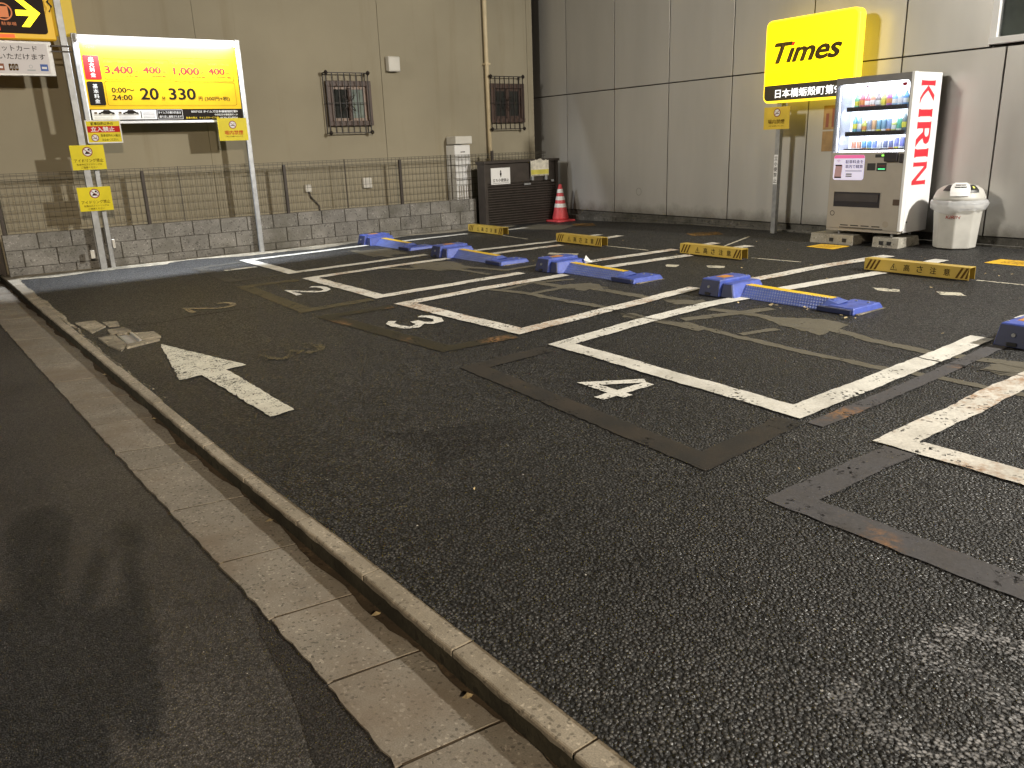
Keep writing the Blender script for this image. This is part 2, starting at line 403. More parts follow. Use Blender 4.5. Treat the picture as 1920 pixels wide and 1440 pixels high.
def printed(name, body, pl, u0, v0, w, h, mat, parent, bold=0.0, shear=0.0, spacing=1.0, d=.003, label=None, line=1.0, align='LEFT', rot90=False):
    """u0,v0 = the lower left corner as one reads it; w,h = size of the lettering"""
    me = text_mesh(body, bold, shear, spacing, line, align)
    xs = [v.co.x for v in me.vertices]; ys = [v.co.y for v in me.vertices]
    if not xs: return None
    x0, x1, y0, y1 = min(xs), max(xs), min(ys), max(ys)
    for v in me.vertices:
        a = (v.co.x-x0)/max(1e-6, x1-x0)*w; b = (v.co.y-y0)/max(1e-6, y1-y0)*h
        v.co = pl.P(u0+pl.sx*a, v0+b, d+v.co.z*.004)
    me.materials.clear(); me.materials.append(mat)
    o = bpy.data.objects.new(name, me); C.objects.link(o); attach(o, parent)
    if label: o['label'] = label
    return o
def plate(pl, pts, d0, d1):
    """polygon of (u,v) extruded from depth d0 to d1"""
    m = MB(); k = len(pts)
    m.v = [tuple(pl.P(u, v, d1)) for u, v in pts]+[tuple(pl.P(u, v, d0)) for u, v in pts]
    m.f = [tuple(range(k)), tuple(range(2*k-1, k-1, -1))]
    for i in range(k):
        j = (i+1) % k; m.f.append((i, k+i, k+j, j))
    return m
def rect(u0, u1, v0, v1): return [(u0, v0), (u1, v0), (u1, v1), (u0, v1)]
def rrect(u0, u1, v0, v1, r, n=5, corners='1111'):
    p = []
    for cx, cy, a, on in ((u1-r, v1-r, 0, corners[0]), (u0+r, v1-r, 90, corners[1]), (u0+r, v0+r, 180, corners[2]), (u1-r, v0+r, 270, corners[3])):
        if on == '1':
            for i in range(n+1):
                t = math.radians(a+90*i/n); p.append((cx+r*math.cos(t), cy+r*math.sin(t)))
        else:
            t = math.radians(a+45); p.append((cx+r*(1 if math.cos(t) > 0 else -1), cy+r*(1 if math.sin(t) > 0 else -1)))
    return p
def frame_lines(pl, pts, t, d):
    """thin outline along a closed (u,v) polygon"""
    m = MB(); k = len(pts)
    cu = sum(p[0] for p in pts)/k; cv = sum(p[1] for p in pts)/k
    def ins(p):
        du, dv = cu-p[0], cv-p[1]; return (p[0]+(t if du > 0 else -t), p[1]+(t if dv > 0 else -t))
    for i in range(k):
        a, b = pts[i], pts[(i+1) % k]; m.quad(pl.P(*a, d), pl.P(*b, d), pl.P(*ins(b), d), pl.P(*ins(a), d))
    return m
def ring(pl, cu, cv, r0, r1, d, seg=28):
    m = MB()
    for i in range(seg):
        a, b = 2*PI*i/seg, 2*PI*(i+1)/seg
        q = lambda r, t: pl.P(cu+r*math.cos(t), cv+r*math.sin(t), d)
        m.quad(q(r0, a), q(r1, a), q(r1, b), q(r0, b))
    return m
def disc(pl, cu, cv, r, d, seg=24):
    return MB().poly([pl.P(cu+r*math.cos(2*PI*i/seg), cv+r*math.sin(2*PI*i/seg), d) for i in range(seg)])

# ------------------------------------------------------------------ ground shape
def lerp_tab(tab, y):
    if y <= tab[0][0]: a, b = tab[0], tab[1]
    elif y >= tab[-1][0]: a, b = tab[-2], tab[-1]
    else:
        for a, b in zip(tab, tab[1:]):
            if a[0] <= y <= b[0]: break
    return a[1]+(b[1]-a[1])*(y-a[0])/(b[0]-a[0])
ROAD_E = [(1.2, .725), (2.1, .712), (2.8, .68), (3.4, .65), (4.2, .607), (5.8, .53), (9.5, .36)]
KERB_F = [(1.28, 1.075), (2.67, 1.03), (4.21, .962), (8.24, .82), (12.2, .635)]
KERB_B = [(1.17, 1.195), (2.65, 1.135), (4.03, 1.06), (7.11, .945), (12.9, .755)]
def gz(x, y):
    t = min(1, max(0, (y-8.5)/3.9)); t = t*t*(3-2*t)
    return (1-t)*.02*max(0, x-.8)+t*(.06+.008*max(0, x-4))
def kz(y): return gz(.8, y)
STEP = .075

# far ground sheet
g = MB().quad((-90, -90, -.30), (110, -90, -.30), (110, 110, -.30), (-90, 110, -.30)).build('ground', M_road); struct(g)
# road
m = MB(); ys = [-14+.5*i for i in range(54)]
for a, b in zip(ys, ys[1:]):
    xa, xb = lerp_tab(ROAD_E, a)+.02, lerp_tab(ROAD_E, b)+.02
    m.quad((-7, a, kz(a)-STEP+.012), (xa, a, kz(a)-STEP+.012), (xb, b, kz(b)-STEP+.012), (-7, b, kz(b)-STEP+.012))
road = struct(m.build('road', M_road))
# strip of coarser, darker asphalt along the gutter
m = MB(); rr = random.Random(3); ys = [-3+.06*i for i in range(95)]; pv = None
for y in ys:
    w = .30+.02*math.sin(y*5)+rr.uniform(-.008, .008); w *= min(1, max(.02, (2.9-y)/2.0))
    e = lerp_tab(ROAD_E, y)+.012+rr.uniform(-.006, .006); z = kz(y)-STEP+.0138
    cur = ((e-w, y, z), (e, y, z))
    if pv: m.quad(pv[0], pv[1], cur[1], cur[0])
    pv = cur
m.build('trench_patch', M_patch, road)
# lot
m = MB(); NX = 40; ys = [-9+.25*i for i in range(89)]
for y in ys:
    x0 = lerp_tab(KERB_B, y)-.03
    for i in range(NX+1):
        x = x0+(10.6-x0)*i/NX; m.v.append((x, y, gz(x, y)))
for j in range(len(ys)-1):
    for i in range(NX):
        a = j*(NX+1)+i; m.f.append((a, a+1, a+NX+2, a+NX+1))
lot = struct(m.build('parking_lot', M_lot, smooth=True))

# gutter slabs and kerb stones
gutter = bpy.data.objects.new('gutter', None); C.objects.link(gutter); struct(gutter)
kerb = bpy.data.objects.new('kerb', None); C.objects.link(kerb); struct(kerb)
rr = random.Random(11)
def gutter_slab(y0, y1):
    m = MB(); n = 10; j = .0065
    rows = []
    for i in range(n+1):
        y = y0+j+(y1-y0-2*j)*i/n; z = kz(y)
        e = lerp_tab(ROAD_E, y)+rr.uniform(-.005, .005); f = lerp_tab(KERB_F, y)
        rows.append([(e-.004, y, z-STEP-.06), (e, y, z-STEP+.020), (e+.015, y, z-STEP+.021), (f-.055, y, z-STEP+.004), (f+.01, y, z-STEP-.004), (f+.01, y, z-STEP-.06)])
    for a, b in zip(rows, rows[1:]):
        for k in range(5): m.quad(a[k], a[k+1], b[k+1], b[k])
    m.poly(rows[0]); m.poly(rows[-1][::-1])
    return m.build('gutter_slab', M_gutter, gutter)
def kerb_stone(y0, y1):
    m = MB(); n = 6; j = .0055; rows = []
    dy = rr.uniform(-.003, .003); dz = rr.uniform(-.002, .002)
    for i in range(n+1):
        y = y0+j+(y1-y0-2*j)*i/n; z = kz(y)+dz; f = lerp_tab(KERB_F, y)+dy+(rr.uniform(-.002, .004) if 0 < i < n else .003); b = lerp_tab(KERB_B, y)-.022
        rows.append([(f-.006, y, z-STEP-.08), (f, y, z-.008), (f+.003, y, z-.003), (f+.008, y, z-.001), (b, y, z+.003), (b, y, z-.1)])
    for a, b in zip(rows, rows[1:]):
        for k in range(5): m.quad(a[k], a[k+1], b[k+1], b[k])
    m.poly(rows[0]); m.poly(rows[-1][::-1])
    return m.build('kerb_stone', M_kerb, kerb)
for y0, y1 in zip([-3.0, -2.4, -1.8, -1.2, -.6, 0, .6, 1.14, 1.62, 2.06, 2.52, 3.04, 3.68, 4.32, 4.68, 5.3, 5.95, 6.6, 7.25, 7.9, 8.5, 9.1, 9.7, 10.3, 10.9, 11.5, 12.1, 12.7],
                  [-2.4, -1.8, -1.2, -.6, 0, .6, 1.14, 1.62, 2.06, 2.52, 3.04, 3.68, 4.32, 4.68, 5.3, 5.95, 6.6, 7.25, 7.9, 8.5, 9.1, 9.7, 10.3, 10.9, 11.5, 12.1, 12.7, 13.3]):
    gutter_slab(y0, y1)
ks = [-3, -2.4, -1.8, -1.2, -.6, 0, .6, 1.33, 1.9, 2.5, 3.1, 3.72, 4.32, 4.74, 5.34, 5.95, 6.55, 7.2, 7.45, 8.05, 8.65, 9.25, 9.85, 10.45, 11.05, 11.6, 12.2, 12.8]
for y0, y1 in zip(ks, ks[1:]): kerb_stone(y0, y1)
# beds in the joints, wet silt in the corner of the gutter, torn mortar edge behind the kerb
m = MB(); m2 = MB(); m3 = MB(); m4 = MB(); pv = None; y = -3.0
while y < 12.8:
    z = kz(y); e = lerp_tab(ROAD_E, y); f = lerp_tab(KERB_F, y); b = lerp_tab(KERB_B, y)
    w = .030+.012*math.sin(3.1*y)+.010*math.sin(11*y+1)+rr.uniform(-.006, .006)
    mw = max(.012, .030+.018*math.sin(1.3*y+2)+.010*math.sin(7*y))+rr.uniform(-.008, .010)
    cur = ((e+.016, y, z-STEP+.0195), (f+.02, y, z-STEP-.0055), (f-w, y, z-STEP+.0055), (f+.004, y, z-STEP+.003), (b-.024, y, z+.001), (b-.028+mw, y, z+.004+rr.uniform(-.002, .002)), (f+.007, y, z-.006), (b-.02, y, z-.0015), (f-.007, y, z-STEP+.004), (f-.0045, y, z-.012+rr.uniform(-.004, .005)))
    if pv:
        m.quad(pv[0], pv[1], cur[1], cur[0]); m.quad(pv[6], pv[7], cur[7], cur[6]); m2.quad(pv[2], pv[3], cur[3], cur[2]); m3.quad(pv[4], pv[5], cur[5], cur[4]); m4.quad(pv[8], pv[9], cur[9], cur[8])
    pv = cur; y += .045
m.build('joint_bed', M_silt, gutter)
m2.build('silt_strip', M_silt, gutter)
m3.build('mortar_fringe', M_mortar, kerb)
m4.build('painted_kerb_shade', M_kerbshade, kerb)  # dark sheet over the kerb face, painting its shade

# ------------------------------------------------------------------ painted marks on the lot
def resample(pts, step):
    out = [Vector(pts[0])]
    for a, b in zip(pts, pts[1:]):
        a, b = Vector(a), Vector(b); n = max(1, int((b-a).length/step))
        for i in range(1, n+1): out.append(a+(b-a)*i/n)
    return out
rj = random.Random(5)
def strip(mb, pts, width, dz, jit=.006, side=0, step=.05, wob=0.0):
    """side -1/0/+1: the given line is the right edge / centre / left edge"""
    pts = [Vector((p[0], p[1])) for p in pts]
    # mitred offsets of the coarse polyline
    k = len(pts); lo, hi = {0: (-.5, .5), 1: (-1, 0), -1: (0, 1)}[side]
    def off(t):
        r = []
        for i, p in enumerate(pts):
            d0 = (pts[i]-pts[i-1]).normalized() if i else None; d1 = (pts[i+1]-pts[i]).normalized() if i < k-1 else None
            if d0 is None: d0 = d1
            if d1 is None: d1 = d0
            n0 = Vector((-d0.y, d0.x)); n1 = Vector((-d1.y, d1.x)); nn = (n0+n1)
            nn = nn/max(.3, nn.length_squared/2)
            r.append(p+nn*width*t)
        return r
    A, B = off(lo), off(hi)
    n0 = None
    for i in range(k-1):
        L = (pts[i+1]-pts[i]).length; n = max(1, int(L/step))
        for q in range(n+1 if i == k-2 else n):
            t = q/n; a = A[i].lerp(A[i+1], t); b = B[i].lerp(B[i+1], t)
            e = (b-a).normalized()
            wv = wob*math.sin(7*a.x+5*a.y)+wob*.6*math.sin(17*a.y-9*a.x)
            a = a+e*(rj.uniform(-jit, jit)+wv); b = b+e*(rj.uniform(-jit, jit)+wv)
            mb.v.append((a.x, a.y, gz(a.x, a.y)+dz)); mb.v.append((b.x, b.y, gz(b.x, b.y)+dz))
            n1 = len(mb.v)-2
            if n0 is not None: mb.f.append((n0, n0+1, n1+1, n1))
            n0 = n1
    return mb
def blob(mb, pts, dz, jit=.02, step=.05):
    r = [p+Vector((rj.uniform(-jit, jit), rj.uniform(-jit, jit))) for p in resample([Vector(p) for p in pts+[pts[0]]], step)[:-1]]
    c = sum(r, Vector((0, 0)))/len(r)
    n = len(mb.v); mb.v += [(c.x, c.y, gz(*c)+dz)]+[(p.x, p.y, gz(*p)+dz) for p in r]; k = len(r)
    for i in range(k): mb.f.append((n, n+1+i, n+1+(i+1) % k))
    return mb
SEAL = [[(4.78, 4.41), (4.7, 3.8), (4.68, 3.19), (4.67, 2.61)], [(5.3, 4.59), (5.37, 4.09), (5.25, 3.75), (5.35, 3.43), (5.24, 3.07), (5.21, 2.61), (5.32, 2.1)], [(4.85, 4.48), (5.24, 4.33), (5.65, 4.21)], [(4.77, 3.82), (5.09, 3.74)], [(4.54, 7.02), (4.69, 6.39), (4.69, 6.13), (4.76, 5.31)], [(5.12, 6.88), (5.16, 6.34), (5.3, 6.13), (5.3, 5.33)], [(4.63, 6.77), (5.1, 6.85), (5.5, 6.65)], [(4.73, 6.35), (5.13, 6.38), (5.45, 6.17)], [(4.7, 4.59), (4.7, 4.12)], [(4.89, 8.9), (5.07, 8.13), (5.1, 7.66)], [(5.22, 8.37), (5.39, 7.76), (5.86, 7.77)], [(5.04, 11.28), (5.08, 10.05)], [(4.70, 2.6), (4.72, 2.26), (4.74, 1.6)], [(5.30, 2.2), (5.25, 1.7)], [(4.5, 9.2), (4.7, 8.8), (4.98, 8.7)]]
for i, p in enumerate(SEAL): strip(MB(), p, .075+.02*(i % 3), .003+.0004*(i % 5), .010, 0, .05, .006).build('sealant_strip', M_seal, lot)
for p in ([(5.36, 4.0), (5.60, 3.72), (5.52, 3.40), (5.14, 3.42), (5.2, 3.8)], [(4.98, 9.35), (5.38, 8.94), (5.25, 8.27), (4.85, 8.4), (4.76, 8.9)], [(5.33, 5.22), (5.54, 4.89), (5.45, 4.65), (5.25, 4.95)], [(4.71, 5.06), (4.76, 4.88), (4.66, 4.69), (4.61, 4.92)], [(5.2, 6.5), (5.5, 6.35), (5.42, 6.0), (5.12, 6.1)], [(5.05, 2.25), (5.35, 2.2), (5.45, 1.6), (4.95, 1.6)], [(5.0, 11.2), (5.5, 11.0), (5.4, 10.2), (4.9, 10.3)], [(8.2, 11.6), (9.0, 11.9), (9.2, 11.0), (8.5, 10.6)]):
    blob(MB(), p, .0022, .03).build('sealant_patch', M_seal, lot)
for p in ([(7.01, 6.14), (7.11, 5.95), (6.98, 5.87), (6.92, 6.02)], [(6.8, 6.55), (6.86, 6.41), (6.73, 6.33), (6.69, 6.45)], [(6.96, 4.10), (7.02, 3.88), (6.92, 3.80), (6.86, 3.99)], [(7.12, 3.59), (7.2, 3.42), (7.09, 3.32), (7.02, 3.49)], [(6.59, 8.47), (6.76, 8.07), (6.61, 7.95), (6.49, 8.37)]):
    blob(MB(), p, .0026, .01, .04).build('paint_remnant', M_chalk, lot)
for p in ([(7.47, 10.82), (7.34, 9.96)], [(7.45, 8.35), (7.47, 7.52)], [(7.72, 6.08), (7.79, 5.46)], [(7.83, 3.59), (7.86, 2.6)], [(8.1, 6.9), (9.2, 7.3)]):
    strip(MB(), p, .035, .0042, .005).build('filler_line', M_chalk, lot)
blob(MB(), [(1.78, 3.78), (2.41, 3.5), (2.3, 3.2), (1.85, 3.2)], .0022, .04).build('tar_patch', M_stain, lot)
# overpainted older outlines
GW = .155
for pts, mat in (([(3.51, 1.93), (2.62, 1.94), (2.62, -.9), (3.4, -.9)], M_ghost5), ([(3.50, 4.62), (2.77, 4.6), (2.66, 2.29), (3.5, 2.37)], M_ghost4), ([(3.45, 6.97), (2.71, 7.04), (2.90, 5.04), (3.56, 4.98)], M_ghost3), ([(3.42, 9.3), (2.71, 9.41), (2.69, 7.31), (3.47, 7.32)], M_ghost2), ([(3.40, 11.5), (2.73, 11.35), (2.73, 9.75), (3.45, 9.70)], M_ghost1)):
    o = strip(MB(), pts, GW, .0052, .006, -1).build('overpainted_outline', mat, lot)
o = strip(MB(), [(3.52, 2.32), (4.58, 2.34), (5.72, 2.40)], .10, .0052, .006).build('overpainted_outline', M_ghost5, lot)
# white outlines: U of each stall, then the pieces beyond the lock and beyond the bar
def outline(parts, mat):
    m = MB()
    for pts, side in parts: strip(m, pts, .155, .0085, .005, side, .05, .004)
    return m.build('stall_outline', mat, lot)
outline([([(7.3, 11.72), (5.48, 11.74), (3.45, 11.62), (3.49, 9.76), (5.47, 9.72)], -1), ([(6.09, 9.55), (7.29, 9.33), (8.26, 9.35)], 0), ([(8.04, 11.5), (8.45, 11.5)], 0)], M_white)
outline([([(5.46, 9.26), (4.43, 9.32), (3.47, 9.3), (3.51, 7.38), (4.34, 7.37), (5.38, 7.36)], -1), ([(5.95, 9.06), (7.14, 8.90)], 0), ([(7.6, 8.9), (8.31, 8.94)], 0), ([(6.29, 7.44), (7.71, 7.28)], 0), ([(7.85, 7.27), (8.46, 7.24)], 0)], M_whiterust)
outline([([(5.62, 7.0), (4.55, 7.05), (3.51, 6.99), (3.61, 5.05), (5.24, 5.18), (5.94, 5.25)], -1), ([(6.2, 6.96), (7.46, 6.80)], 0), ([(7.7, 6.78), (8.48, 6.72)], 0), ([(6.6, 5.17), (7.77, 5.10), (8.68, 4.95)], 0)], M_whiterust)
outline([([(5.98, 4.74), (5.45, 4.79), (4.7, 4.76), (3.58, 4.64), (3.54, 2.42), (5.14, 2.46), (5.8, 2.49)], -1), ([(6.4, 4.66), (7.71, 4.45)], 0), ([(7.85, 4.43), (8.74, 4.38)], 0), ([(6.5, 2.6), (8.7, 2.5)], 0)], M_white)
outline([([(5.5, 2.04), (4.27, 2.01), (3.52, 2.0), (3.5, -.4), (5.4, -.4)], -1), ([(6.4, 2.0), (8.6, 1.9)], 0)], M_whiterust)
# numbers (read from the lane, up = +x, right = -y)
DIG = {1: [[(.5, 0), (.5, 1)]],
       2: [[(.04, .76), (.18, .93), (.45, 1), (.78, .95), (.95, .78), (.88, .58), (.55, .34), (.06, .05), (.96, .05)]],
       3: [[(.05, .84), (.26, .98), (.6, 1), (.88, .88), (.92, .70), (.72, .55), (.42, .52)], [(.42, .52), (.78, .47), (.98, .26), (.85, .07), (.5, 0), (.2, .03), (.03, .18)]],
       4: [[(.76, 0), (.76, .96)], [(.60, 1), (.04, .34), (1.02, .34)]],
       5: [[(.92, 1), (.22, 1), (.14, .56)], [(.14, .56), (.45, .66), (.82, .54), (.95, .30), (.80, .08), (.45, 0), (.12, .06), (.02, .18)]],
       6: [[(.9, .9), (.6, 1), (.25, .85), (.06, .5), (.1, .2), (.4, 0), (.75, .05), (.95, .28), (.8, .5), (.45, .56), (.12, .4)]]}
def digit(n, x0, y0, h, w, sw, mat, nm, dz=.0082, label=None, jit=.005):
    m = MB()
    for q, st in enumerate(DIG[n]): strip(m, [(x0+v*h, y0-u*w) for u, v in st], sw, dz+.0006*q, jit, 0, .03)
    o = m.build(nm, mat, lot)
    if label: o['label'] = label
digit(1, 2.99, 10.95, .42, .4, .11, M_number, 'stall_number', label='white painted number 1 on the asphalt')
digit(2, 3.02, 8.64, .38, .42, .075, M_number, 'stall_number', label='white painted number 2 on the asphalt')
digit(3, 3.06, 6.30, .40, .38, .075, M_number, 'stall_number', label='white painted number 3 on the asphalt')
digit(4, 3.00, 3.69, .44, .36, .075, M_number, 'stall_number', label='white painted number 4 on the asphalt')
digit(2, 1.90, 8.52, .46, .34, .06, M_oldnum, 'faded_number', label='old yellowish number 2 nearer the kerb')
digit(3, 1.86, 6.15, .44, .40, .07, M_faint, 'faded_number', jit=.012)
digit(5, 1.74, 1.06, .60, .42, .10, M_bigfaint, 'faded_number', jit=.025)
# arrow
m = MB()
AR = [(1.40, 4.50), (1.56, 4.53), (1.525, 5.78), (1.68, 5.80), (1.35, 7.02), (1.19, 5.74), (1.35, 5.765)]
def jline(a, b):
    return [p+Vector((rj.uniform(-.006, .006), rj.uniform(-.006, .006))) for p in resample([Vector(a), Vector(b)], .04)[:-1]]
ring_ = []
for a, b in zip(AR, AR[1:]+AR[:1]): ring_ += jline(a, b)
m.poly([(p.x, p.y, gz(p.x, p.y)+.008) for p in ring_])
o = m.build('direction_arrow', M_arrow, lot); o['label'] = 'large worn white arrow pointing along the kerb'
# ground stickers
for i, p in enumerate(([(8.8, 6.11), (9.1, 6.09), (9.12, 5.71), (8.79, 5.72)], [(8.8, 3.99), (9.11, 3.96), (9.11, 3.50), (8.8, 3.50)], [(9.3, 11.30), (9.52, 10.97), (9.2, 10.5), (9.0, 10.84)], [(9.01, 8.31), (9.4, 8.04), (9.2, 7.76), (8.84, 8.0)])):
    o = blob(MB(), p, .004, .005, .08).build('ground_sticker', M_mat if i < 2 else M_mat2, lot)
    if i < 2:
        c = [sum(q[k] for q in p)/4 for k in (0, 1)]
        m = MB()
        for r in range(3):
            xx = c[0]-.08+.07*r; m.quad((xx, c[1]+.12, gz(*c)+.0075), (xx+.03, c[1]+.12, gz(*c)+.0075), (xx+.03, c[1]-.12, gz(*c)+.0075), (xx, c[1]-.12, gz(*c)+.0075))
        m.build('ground_sticker_print', M_redink if r == 1 else M_mat2, lot)
strip(MB(), [(1.30, 8.10), (1.55, 7.98), (1.9, 8.05), (2.5, 7.98)], .016, .0022, .008).build('crack', M_crack, lot)
strip(MB(), [(5.05, 2.9), (5.02, 2.5), (5.06, 2.0), (5.0, 1.5)], .014, .0105, .008).build('crack', M_crack, lot)
strip(MB(), [(4.66, 5.4), (4.70, 5.15), (4.66, 4.8), (4.72, 4.5)], .012, .0105, .008).build('crack', M_crack, lot)
m = MB(); pv = None; x = .74
while x < 8.6:
    w = .34+.12*math.sin(1.7*x)+.06*math.sin(5.3*x+1)+rj.uniform(-.02, .02)
    if 1.7 < x < 2.6: w += .10
    c_ = ((x, 12.47, gz(x, 12.4)+.012), (x, 12.47-max(.06, w), gz(x, 12.2)+.0035))
    if pv: m.quad(pv[0], pv[1], c_[1], c_[0])
    pv = c_; x += .05
m.build('mortar_lamplight_apron', M_mortar, lot)  # mortar at the posts, widened to paint the board lamp's bright band
# broken drain pit with a grate beside the kerb
dr = thing('drain_pit', 'broken concrete drain pit with small iron grate beside the kerb', 'drain', (1.15, 7.6, 0))
def slabp(pts, h, mat, nm, par):
    m = MB(); k = len(pts); m.v = [(x, y, gz(x, y)-.02) for x, y in pts]+[(x, y, gz(x, y)+h) for x, y in pts]
    m.f = [tuple(range(k-1, -1, -1)), tuple(range(k, 2*k))]+[(i, (i+1) % k, k+(i+1) % k, k+i) for i in range(k)]
    return m.build(nm, mat, par)
for pts in ([(.93, 8.62), (1.10, 8.60), (1.13, 8.20), (.98, 7.98)], [(1.14, 8.42), (1.26, 8.36), (1.24, 8.14), (1.15, 8.16)], [(1.11, 7.98), (1.25, 7.98), (1.27, 7.76), (1.10, 7.80)], [(.985, 7.70), (1.12, 7.72), (1.13, 7.20), (1.05, 7.02), (1.0, 7.3)], [(1.24, 7.66), (1.42, 7.58), (1.42, 7.30), (1.26, 7.34)], [(1.13, 7.20), (1.40, 7.26), (1.38, 7.18), (1.10, 7.08)], [(1.15, 7.78), (1.23, 7.76), (1.22, 7.68), (1.14, 7.70)]):
    slabp(pts, .010+rj.uniform(0, .008), M_mortar, 'concrete_piece', dr)
m = MB()
for i in range(9): m.box(1.14, 1.235, 7.24+.045*i, 7.26+.045*i, gz(1.2, 7.4)+.001, gz(1.2, 7.4)+.010)
m.box(1.135, 1.15, 7.22, 7.64, gz(1.2, 7.4)+.001, gz(1.2, 7.4)+.012)
m.build('grate', M_steel, dr)
MB().box(1.232, 1.25, 7.24, 7.62, gz(1.2, 7.4), gz(1.2, 7.4)+.03).build('grate_edge', M_alu, dr)
# leaves and paper scraps
m = MB(); rl = random.Random(21)
spots = [(rl.uniform(5.6, 8.8), rl.uniform(2.2, 8.5)) for _ in range(34)]+[(5.8+rl.uniform(-.15, .1), 3.9+rl.uniform(-.5, .4)) for _ in range(14)]+[(rl.uniform(1.5, 5), rl.uniform(1.2, 6)) for _ in range(12)]
for x, y in spots:
    s = rl.uniform(.010, .024) if x > 5.2 else rl.uniform(.004, .008); a = rl.uniform(0, PI*2); z = gz(x, y)+.012; c, q = math.cos(a), math.sin(a)
    pts = [(1, 0), (.4, .5), (-.5, .45), (-1, 0), (-.4, -.5), (.5, -.4)]
    m.poly([(x+s*(u*c-v*q), y+s*(u*q+v*c), z+.010*rl.uniform(0, 1)) for u, v in pts])
for y in (1.75, 2.32, 3.3, 5.2, 6.6):
    x = lerp_tab(KERB_F, y)-.04
    m.poly([(x+.02*u, y+.02*v, kz(y)-STEP+.015+.006*w) for u, v, w in ((1, 0, 0), (.3, .6, 1), (-.8, .3, 0), (-.5, -.6, 1), (.4, -.5, .5))])
lv = m.build('leaf_litter', M_leaf); lv['kind'] = 'stuff'

# ------------------------------------------------------------------ beige house on the left
HY = 12.9
house = thing('house', 'beige stucco house wall with two barred windows behind the mesh fence', 'house', (5.2, HY, 0))
MB().box(.74, 9.70, HY+.05, 17, -.2, 6.8).build('wall_core', M_beige, house)
for x0, x1 in ((.70, 3.622), (3.627, 6.568), (6.576, 9.603), (9.609, 9.735)):
    for z0, z1 in ((-.2, 4.62), (4.632, 6.8)):
        MB().box(x0, x1, HY, HY+.05, z0, z1).build('wall_panel', M_beige, house)
MB().box(.5, 9.9, HY-.35, 17, 6.8, 6.95).build('eaves', M_dark, house)
M_paneL = plain('pale_reeded_pane', (.17, .21, .20), .18, 0, .25, 9)
M_paneD = plain('unlit_window_pane', (.030, .032, .030), .08, 0, .2, 9)
def house_window(x0, x1, z0, z1, pane_l, pane_r, inner):
    t = .085
    m = MB()
    m.box(x0, x1, HY-.075, HY+.01, z1-t, z1).box(x0, x1, HY-.085, HY+.01, z0, z0+t*.9)
    m.box(x0, x0+t, HY-.0745, HY+.01, z0+t*.9, z1-t).box(x1-t, x1, HY-.0745, HY+.01, z0+t*.9, z1-t)
    w = m.build('window', M_brown, house, .004)
    a0, a1, b0, b1 = x0+t, x1-t, z0+t*.9, z1-t; mid = (a0+a1)/2
    m = MB(); s = .045
    for u0, u1, dy in ((mid-.01, a1, .0), (a0, mid+.03, .018)):
        m.box(u0, u1, HY-.045+dy, HY-.022+dy, b1-s, b1-.001).box(u0, u1, HY-.045+dy, HY-.022+dy, b0+.001, b0+s)
        m.box(u0, u0+s, HY-.0445+dy, HY-.0225+dy, b0+s, b1-s).box(u1-s, u1, HY-.0445+dy, HY-.0225+dy, b0+s, b1-s)
    m.build('sash', inner, w)
    MB().box(mid-.03, mid+.035, HY-.062, HY-.046, b0+.02, b1-.02).build('meeting_stile', M_brown, w)
    MB().box(mid, a1-s, HY-.037, HY-.032, b0+s, b1-s).build('pane', pane_r, w)
    MB().box(a0+s, mid, HY-.020, HY-.015, b0+s, b1-s).build('pane', pane_l, w)
    # iron grille standing off the wall
    gx0, gx1, gz0, gz1, gy = x0-.03, x1-.075, z0-.11, z1+.115, HY-.13
    m = MB(); r = .007
    for z in (gz0, gz1):
        m.box(gx0, gx1, gy-.008, gy+.008, z-r, z+r)
        for x in (gx0, gx1): m.box(x-r, x+r, gy, HY, z-r*.9, z+r*.9)
    m.box(gx0, gx1, gy-.004, gy+.004, (gz0+gz1)/2-.005, (gz0+gz1)/2+.005)
    for x in (gx0, gx1):
        m.box(x-.006, x+.006, HY-.018, HY-.004, gz0, gz1); m.box(x-.004, x+.004, gy, HY, (gz0+gz1)/2-.004, (gz0+gz1)/2+.004)
    g = m.build('security_grille', M_iron, house)
    for i in range(8):
        x = gx0+(gx1-gx0)*i/7
        MB().box(x-.0065, x+.0065, gy-.0065, gy+.0065, gz0, gz1).build('bar', M_iron, g)
    for x in (gx0, gx1):
        for z in (gz0, gz1):
            MB().lathe([(.004, z-.036), (.026, z-.02), (.034, z), (.026, z+.02), (.004, z+.036)], x+.004, gy-.01, 10).build('finial', M_iron, g)
    cx, cz = (gx0+gx1)/2, (gz0+gz1)/2
    for sx in (-1, 1):
        for sz in (-1, 1):
            pts = [(cx+sx*(.012+.05*(1-math.cos(t))*.9), gy-.012, cz+sz*(.02+.055+.05*math.sin(t-1.2))) for t in [i*.55 for i in range(11)]]
            MB().tube(pts, .006, 5).build('scroll', M_iron, g)
house_window(5.55, 6.325, 1.90, 2.595, M_paneD, M_paneL, M_tan)
house_window(8.70, 9.468, 1.905, 2.59, M_paneD, M_paneD, M_brown)
MB().tube([(8.655, HY-.06, -.1), (8.655, HY-.06, 6.8)], .038, 12).build('downpipe', M_pipe, house, smooth=True)
for z in (1.25, 2.9, 4.5):
    MB().box(8.605, 8.705, HY-.11, HY, z, z+.03).build('pipe_bracket', M_pipe, house)
m = MB(); m.prism([(HY, 2.765), (HY-.10, 2.745), (HY-.115, 2.76), (HY-.115, 2.965), (HY-.10, 2.985), (HY, 2.985)], 'x', 6.665, 6.875)
m.build('vent_hood', M_cream, house, .008)
MB().box(5.03, 5.13, HY-.06, HY, .885, 1.005).build('outlet_box', M_cream, house, .012)
MB().box(6.05, 6.21, HY-.07, HY, .89, 1.06).build('outlet_box', M_cream, house, .012)
